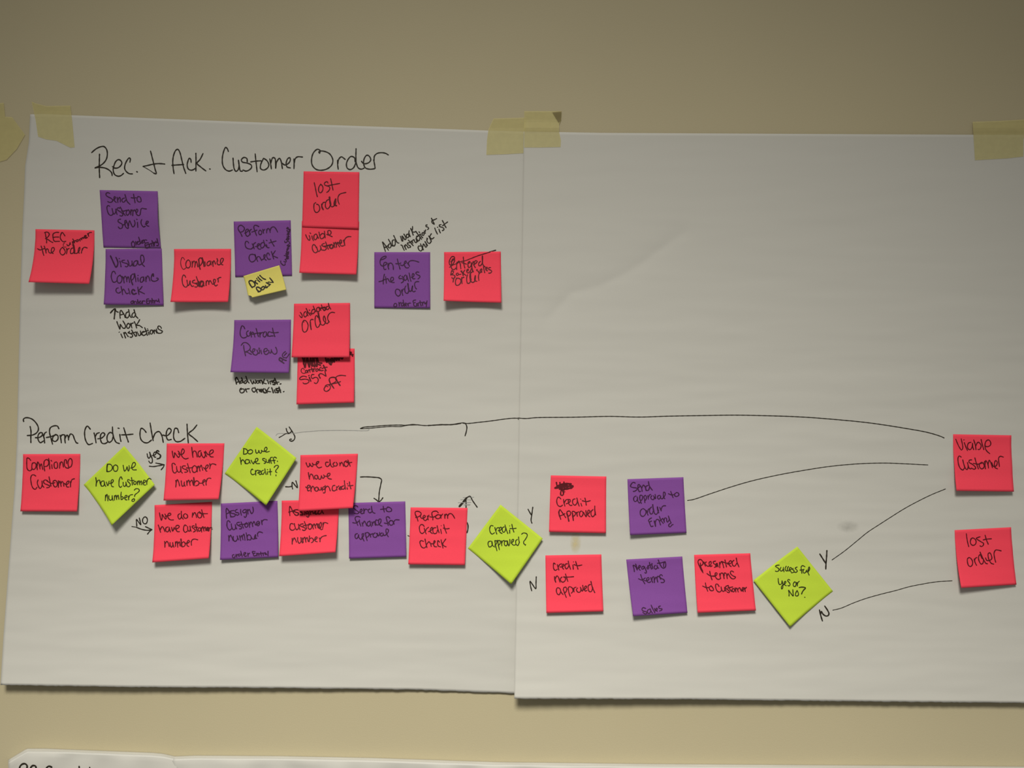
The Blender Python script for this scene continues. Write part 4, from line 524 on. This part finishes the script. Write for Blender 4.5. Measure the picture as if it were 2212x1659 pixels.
Viable: ~.9 23,22 28,34 33,44 38,50 41,45 40,35 37,21 / 45,31 49,42 53,51 / ~.7 43,24 45,24 / 62,30 56,32 53,40 55,47 60,49 65,42 66,33 / 66,33 67,43 69,49 / 69,24 73,36 75,49 / 74,40 80,30 86,34 88,41 83,49 80,48 / 88,23 91,36 95,49 / 98,33 99,40 106,41 112,37 112,29 107,24 101,27 98,36 99,46 103,53 110,59
Customer: 37,68 32,65 29,70 29,79 32,92 37,99 42,101 45,96 / 41,75 44,87 48,97 52,100 55,92 53,82 / 55,90 58,97 62,98 / 64,75 58,76 57,81 65,86 73,93 74,97 70,99 63,96 / 72,70 76,84 81,98 / 68,84 80,86 91,83 / 90,81 84,85 84,93 89,98 94,96 96,90 93,82 / 97,79 99,98 / 98,88 100,77 105,85 107,96 / 106,86 109,76 114,85 117,95 / 115,82 120,92 127,90 129,80 125,77 122,86 124,95 130,98 / 133,80 135,92 / 133,79 133,70 137,66 145,68
@N32 2052 1130 0.8439
corners: 12,18 156.5,10.5 170.5,157.5 29,166
lost: ~.8 42,27 43,37 / 43,37 45,48 48,60 / 55,39 52,47 54,54 59,57 65,54 67,47 64,41 58,38 53,41 / 77,35 71,37 67,39 72,43 80,48 86,52 85,57 80,60 77,58 / 90,31 93,42 98,54 / 85,43 94,41 106,40
order: 49,88 45,91 45,101 48,109 53,111 57,107 58,99 54,91 50,88 / 62,92 64,100 68,108 / 63,96 65,90 69,88 / 79,80 75,82 73,90 76,100 80,105 84,103 86,95 / ~1.6 79,81 83,90 / 77,74 82,86 88,97 92,103 96,104 / 91,89 94,95 100,96 107,91 106,83 102,76 98,78 98,87 101,96 106,103 112,105 / 117,100 114,88 113,76 117,69 123,69 131,71
@S3 0 1600 0.18987
cut-off letter a: ~1.4 225,345 225,300 250,268 285,262 308,285 300,330 290,350
cut-off letter b: ~1.4 340,345 350,305 375,282 405,290 408,320 390,345
cut-off letter c: ~1.4 520,350 530,310 555,290 588,300
cut-off letter d: ~1.2 900,292 905,350
cut-off letter e: ~1.2 1020,303 1024,350
'''
NOTES = {}      # id -> list of photo corners (top-left, top-right, bottom-right, bottom-left)
INK = {}        # id -> list of (line name, [(width factor, [(px, py), ...]), ...])
cur = None
for ln in DATA.strip().splitlines():
    if not ln.strip() or ln[0] == '#': continue
    if ln[0] == '@':
        k, ox, oy, un = ln[1:].split(); cur = k; ox, oy, un = float(ox), float(oy), float(un); continue
    nm, body = ln.split(': ', 1)
    if nm == 'corners':
        NOTES[cur] = [(ox + float(a) * un, oy + float(b) * un) for a, b in (p.split(',') for p in body.split())]
        continue
    strokes = []
    for st in body.split(' / '):
        toks = st.split(); wf = 1.0
        if toks[0][0] == '~': wf = float(toks[0][1:]); toks = toks[1:]
        strokes.append((wf, [(ox + float(a) * un, oy + float(b) * un) for a, b in (p.split(',') for p in toks)]))
    INK.setdefault(cur, []).append((nm, strokes))

def smooth_path(P, step=1.3):
    if len(P) == 2:
        n = max(1, int(math.hypot(P[1][0] - P[0][0], P[1][1] - P[0][1]) / 3))
        return [(P[0][0] + (P[1][0] - P[0][0]) * i / n, P[0][1] + (P[1][1] - P[0][1]) * i / n) for i in range(n + 1)]
    Q = [(2 * P[0][0] - P[1][0], 2 * P[0][1] - P[1][1])] + P + [(2 * P[-1][0] - P[-2][0], 2 * P[-1][1] - P[-2][1])]
    out = []
    for i in range(1, len(Q) - 2):
        p0, p1, p2, p3 = Q[i - 1:i + 3]
        # centripetal Catmull-Rom keeps tight turns of the pen free of loops
        def tj(t, a, b): return t + max(1e-4, math.hypot(b[0] - a[0], b[1] - a[1])) ** 0.5
        t0 = 0; t1 = tj(t0, p0, p1); t2 = tj(t1, p1, p2); t3 = tj(t2, p2, p3)
        n = max(2, int(math.hypot(p2[0] - p1[0], p2[1] - p1[1]) / step))
        for k in range(n):
            t = t1 + (t2 - t1) * k / n
            r = []
            for c in (0, 1):
                A1 = (t1 - t) / (t1 - t0) * p0[c] + (t - t0) / (t1 - t0) * p1[c]
                A2 = (t2 - t) / (t2 - t1) * p1[c] + (t - t1) / (t2 - t1) * p2[c]
                A3 = (t3 - t) / (t3 - t2) * p2[c] + (t - t2) / (t3 - t2) * p3[c]
                B1 = (t2 - t) / (t2 - t0) * A1 + (t - t0) / (t2 - t0) * A2
                B2 = (t3 - t) / (t3 - t1) * A2 + (t - t1) / (t3 - t1) * A3
                r.append((t2 - t) / (t2 - t1) * B1 + (t - t1) / (t2 - t1) * B2)
            out.append(tuple(r))
    out.append(P[-1])
    return out

INK_H = 0.00010
def ink_mesh(strokes, width, place):
    """place(px, py, up) -> 3-D point on the paper, raised by up"""
    V, F = [], []
    for wf, P in strokes:
        P = smooth_path(P)
        n = len(P); hw = width * max(wf, .55) / 2
        if n == 1: P = [P[0], (P[0][0] + .5, P[0][1])]; n = 2
        L, R = [], []
        for i in range(n):
            a, b = P[max(0, i - 1)], P[min(n - 1, i + 1)]
            dx, dy = b[0] - a[0], b[1] - a[1]; l = math.hypot(dx, dy) or 1
            dx, dy = dx / l, dy / l
            w = hw * (1 + .10 * math.sin(i * .7 + P[0][0]))
            if i == 0:
                L.append([(P[0][0] - dx * hw * .9 - dy * hw * .4, P[0][1] - dy * hw * .9 + dx * hw * .4)]); R.append([(P[0][0] - dx * hw * .9 + dy * hw * .4, P[0][1] - dy * hw * .9 - dx * hw * .4)])
            L.append([(P[i][0] - dy * w, P[i][1] + dx * w)]); R.append([(P[i][0] + dy * w, P[i][1] - dx * w)])
            if i == n - 1:
                L.append([(P[i][0] + dx * hw * .9 - dy * hw * .4, P[i][1] + dy * hw * .9 + dx * hw * .4)]); R.append([(P[i][0] + dx * hw * .9 + dy * hw * .4, P[i][1] + dy * hw * .9 - dx * hw * .4)])
        m = len(L); b0 = len(V)
        for i in range(m):
            (l,), (r,) = L[i], R[i]
            V += [place(l[0], l[1], INK_H), place(r[0], r[1], INK_H), place(l[0], l[1], 0), place(r[0], r[1], 0)]
        for i in range(m - 1):
            a = b0 + 4 * i; c = a + 4
            F += [(a, c, c + 1, a + 1), (a + 2, c + 2, c, a), (a + 1, c + 1, c + 3, a + 3)]
        e = b0 + 4 * (m - 1)
        F += [(b0, b0 + 1, b0 + 3, b0 + 2), (e, e + 2, e + 3, e + 1)]
    return V, F

def part_name(nm):
    if 'arrow' in nm: return 'arrow'
    if 'strike' in nm: return 'strikethrough'
    if 'scribble' in nm or 'hatching' in nm: return 'scribble'
    if 'line' in nm or 'connector' in nm or 'dash' in nm or 'stroke' in nm: return 'drawn_line'
    return 'handwriting'
def part_label(nm):
    p = part_name(nm)
    if p != 'handwriting': return 'black marker ' + nm
    if nm.startswith('cut-off'): return 'top of a black marker letter cut off by the frame'
    return 'black handwriting reading "%s"' % nm

for sid, (so, sorg) in SHEETS.items():
    hf = {'S1': H1, 'S2': H2, 'S3': H3}[sid]
    for nm, strokes in INK.get(sid, []):
        def place(px, py, up):
            X, Y, h = on_surface(px, py, hf)
            return world_pt(X, Y, h + 0.00004 + up)
        wd = 2.85 if nm in ('Rec. + Ack.', 'Customer Order', 'Perform Credit check') else 2.55
        faint = all(w < .5 for w, _ in strokes)
        V, F = ink_mesh(strokes, wd, place)
        o = link_mesh(part_name(nm), V, F, M['faint'] if faint else M['ink'], so, sorg, smooth=False)
        o['label'] = part_label(nm) if not faint else 'faint grey ' + nm

# ---------------------------------------------------------------- sticky notes
# id: (colour, lift of bottom-left corner, lift of bottom-right corner (mm), extra middle sag, stack level, label)
G_R, G_P, G_L = 'red sticky notes', 'purple sticky notes', 'lime green diamond sticky notes'
SPEC = {
 'N1':  ('red', 16, 14, 0, 0, 'red sticky note reading REC the order, leftmost note of the upper diagram'),
 'N2':  ('purple', .3, .6, 0, 0, 'purple sticky note reading Send to Customer Service'),
 'N3':  ('purple', 5, 1.5, 0, 0, 'purple sticky note reading Visual Compliance check'),
 'N4':  ('red', 15, 13, -3, 0, 'red sticky note reading Compliance Customer in the upper diagram, right of Visual Compliance check'),
 'N5':  ('purple', .5, .6, 0, 0, 'purple sticky note reading Perform Credit check with a yellow note on its lower edge'),
 'N6':  ('yellow', 8, 6, 0, 3, 'small yellow sticky note reading Drill Down, tilted over a purple note'),
 'N7':  ('red', .4, 1.6, 0, 1, 'red sticky note reading lost order under the Customer Order heading'),
 'N8':  ('red', 11, 10, -1.5, 0, 'red sticky note reading viable customer, tucked under the upper lost order note'),
 'N9':  ('purple', 12, 10, 0, 0, 'purple sticky note reading Contract Review'),
 'N11': ('red', 7, 6.5, 0, 1, 'red sticky note reading validated order, overlapping the note below it'),
 'N10': ('red', 7, 7, 0, 0, 'red sticky note reading Contract Sign off with two scribbled out words'),
 'N12': ('purple', 1, 2, 0, 0, 'purple sticky note reading Enter the sales order'),
 'N13': ('red', 14, 9, -3, 0, 'red sticky note with Entered struck through, rightmost note of the upper diagram'),
 'N14': ('red', 5, 6, 0, 0, 'red sticky note reading Compliance Customer at the far left under the Perform Credit check heading'),
 'N15': ('lime', 14, 7, 0, 0, 'lime green diamond sticky note reading Do we have Customer number'),
 'N16': ('red', 8, 10, 0, 0, 'red sticky note reading we have Customer number'),
 'N17': ('red', 9, 10, 0, 0, 'red sticky note reading we do not have customer number'),
 'N18': ('lime', 10, 6, 0, 1, 'lime green diamond sticky note reading Do we have suff. credit'),
 'N19': ('purple', 6, 4, 0, 0, 'purple sticky note reading Assign Customer number'),
 'N20': ('red', 11, 13, 0, 0, 'red sticky note reading Assigned customer number, its top hidden by another note'),
 'N22': ('purple', 4, 4, 0, 0, 'purple sticky note reading Send to finance for approval'),
 'N21': ('red', 9, 12, 0, 1, 'red sticky note reading we do not have enough credit'),
 'N23': ('red', 7, 6, 0, 0, 'red sticky note reading Perform Credit check in the lower diagram'),
 'N24': ('lime', 8, 5, 0, 0, 'lime green diamond sticky note reading Credit approved, bridging the seam between the sheets'),
 'N25': ('red', 6, 5, 0, 0, 'red sticky note reading Credit Approved below a scribbled out word'),
 'N26': ('purple', 7, 3, 0, 0, 'purple sticky note reading Send approval to order Entry'),
 'N27': ('red', 6, 6, 0, 0, 'red sticky note reading credit not approved'),
 'N28': ('purple', 9, 5, 0, 0, 'purple sticky note reading Negotiate terms with Sales at its foot'),
 'N29': ('red', 8, 6, 0, 0, 'red sticky note reading presented terms to customer'),
 'N30': ('lime', 3, 5, 0, 0, 'lime green diamond sticky note reading Successful yes or No, rightmost of the diamonds'),
 'N31': ('red', 9, 6, 0, 0, 'red sticky note reading Viable Customer at the right edge, where the long line ends'),
 'N32': ('red', 11, 4, 0, 0, 'red sticky note reading lost order at the right edge, below Viable Customer'),
}
def inv_bilinear(c, X, Y):
    u = v = .5
    for _ in range(8):
        fx = (1-u)*(1-v)*c[0][0] + u*(1-v)*c[1][0] + u*v*c[2][0] + (1-u)*v*c[3][0] - X
        fy = (1-u)*(1-v)*c[0][1] + u*(1-v)*c[1][1] + u*v*c[2][1] + (1-u)*v*c[3][1] - Y
        ux = (1-v)*(c[1][0]-c[0][0]) + v*(c[2][0]-c[3][0]); uy = (1-v)*(c[1][1]-c[0][1]) + v*(c[2][1]-c[3][1])
        vx = (1-u)*(c[3][0]-c[0][0]) + u*(c[2][0]-c[1][0]); vy = (1-u)*(c[3][1]-c[0][1]) + u*(c[2][1]-c[1][1])
        det = ux * vy - uy * vx
        u -= (fx * vy - fy * vx) / det; v -= (ux * fy - uy * fx) / det
    return u, v

def make_note(nid):
    col, hl, hr, sag, lvl, label = SPEC[nid]
    c = NOTES[nid]
    if nid in ('N15', 'N18', 'N24'): c = [c[3], c[0], c[1], c[2]]      # gummed edge up on the left: corners left, top, right, bottom
    # (N30 is gummed along its upper right edge: corners top, right, bottom, left)
    base_up = 0.00025 + (0.0004 if nid == 'N7' else 0.0007) * lvl
    small = nid == 'N6'
    lifts = [0, 0, hr / 1000, hl / 1000]
    plan = []
    for (px, py), lf in zip(c, lifts):
        X, Y, h = on_surface(px, py, lambda a, b: HN(a, b) + base_up + lf)
        plan.append((X, Y))
    def pos(u, v):
        return ((1-u)*(1-v)*plan[0][0] + u*(1-v)*plan[1][0] + u*v*plan[2][0] + (1-u)*v*plan[3][0],
                (1-u)*(1-v)*plan[0][1] + u*(1-v)*plan[1][1] + u*v*plan[2][1] + (1-u)*v*plan[3][1])
    def lift(u, v):
        e = hl * (1 - u) + hr * u + sag * 4 * u * (1 - u)
        t = clamp((v - .16) / .84)
        b = .0045 * math.sin(math.pi * v) ** 2 * u * u if nid == 'N2' else 0      # this one bellies out along its right side
        return b + max(0, e) / 1000 * (0.35 * t + 0.65 * t ** 2.1)
    def height(X, Y, u, v): return HN(X, Y) + base_up + lift(u, v)
    n = 22
    verts, back = [], []
    for j in range(n + 1):
        for i in range(n + 1):
            u, v = i / n, j / n
            X, Y = pos(u, v)
            if small and u < .1 and v > .86:                     # clipped lower left corner
                k = (.1 - u) / .1 * (v - .86) / .14
                X, Y = pos(u + .10 * k, v - .085 * k)
            h = height(X, Y, u, v)
            verts.append(world_pt(X, Y, h + TH)); back.append(world_pt(X, Y, h))
    org = (verts[0] + verts[n]) / 2
    o = link_mesh('sticky_note', verts + back, sheet_faces(n, n), M[col], None, org)
    tag(o, label, 'sticky note', {'red': G_R, 'purple': G_P, 'lime': G_L}.get(col))
    im = M['ink' if col == 'yellow' else 'ink_' + col]
    def place(px, py, up):
        h = HN(px, py)
        for _ in range(6):
            X, Y = foot(px, py, h); u, v = inv_bilinear(plan, X, Y)
            h = height(X, Y, u, v) + TH
        return world_pt(X, Y, h + 0.00004 + up)
    for nm, strokes in INK.get(nid, []):
        V, F = ink_mesh(strokes, 2.35 if col != 'lime' else 2.2, place)
        w = link_mesh(part_name(nm), V, F, im, o, org, smooth=False)
        w['label'] = part_label(nm)
for nid in SPEC: make_note(nid)

# ---------------------------------------------------------------- two old stains on the right sheet
def stain(name, px, py, rx, ry, col, amount, label):
    m = bpy.data.materials.new(label.replace(' ', '_')); m.use_nodes = True
    nt = m.node_tree; b = nt.nodes['Principled BSDF']; b.inputs['Base Color'].default_value = (*col, 1); b.inputs['Roughness'].default_value = .85
    tc = nt.nodes.new('ShaderNodeTexCoord'); mp = nt.nodes.new('ShaderNodeMapping')
    mp.inputs['Scale'].default_value = (1 / (rx * S), 0, 1 / (ry * S))
    gr = nt.nodes.new('ShaderNodeTexGradient'); gr.gradient_type = 'SPHERICAL'
    nz = nt.nodes.new('ShaderNodeTexNoise'); nz.inputs['Scale'].default_value = 160
    mu = nt.nodes.new('ShaderNodeMath'); mu.operation = 'MULTIPLY'
    m2 = nt.nodes.new('ShaderNodeMath'); m2.operation = 'MULTIPLY'; m2.inputs[1].default_value = amount; m2.use_clamp = True
    tr = nt.nodes.new('ShaderNodeBsdfTransparent'); mx = nt.nodes.new('ShaderNodeMixShader')
    L = nt.links.new
    L(tc.outputs['Object'], mp.inputs['Vector']); L(mp.outputs[0], gr.inputs['Vector']); L(tc.outputs['Object'], nz.inputs['Vector'])
    L(gr.outputs['Fac'], mu.inputs[0]); L(nz.outputs['Fac'], mu.inputs[1]); L(mu.outputs[0], m2.inputs[0])
    L(m2.outputs[0], mx.inputs[0]); L(tr.outputs[0], mx.inputs[1]); L(b.outputs[0], mx.inputs[2]); L(mx.outputs[0], nt.nodes['Material Output'].inputs['Surface'])
    pts = [(px + rx * math.cos(k * math.pi / 8), py + ry * math.sin(k * math.pi / 8)) for k in range(16)]
    so, sorg = SHEETS['S2']
    o, org = poly_slab(name, pts, H2, 0.00006, m, None, None, 5)
    o.parent = so; o.location = org - sorg
    o['label'] = label
stain('stain', 1243, 1172, 13, 26, (0.62, 0.52, 0.26), 1.1, 'faint yellow stain')
stain('stain', 1832, 1138, 26, 14, (0.30, 0.29, 0.26), .5, 'faint grey smudge')
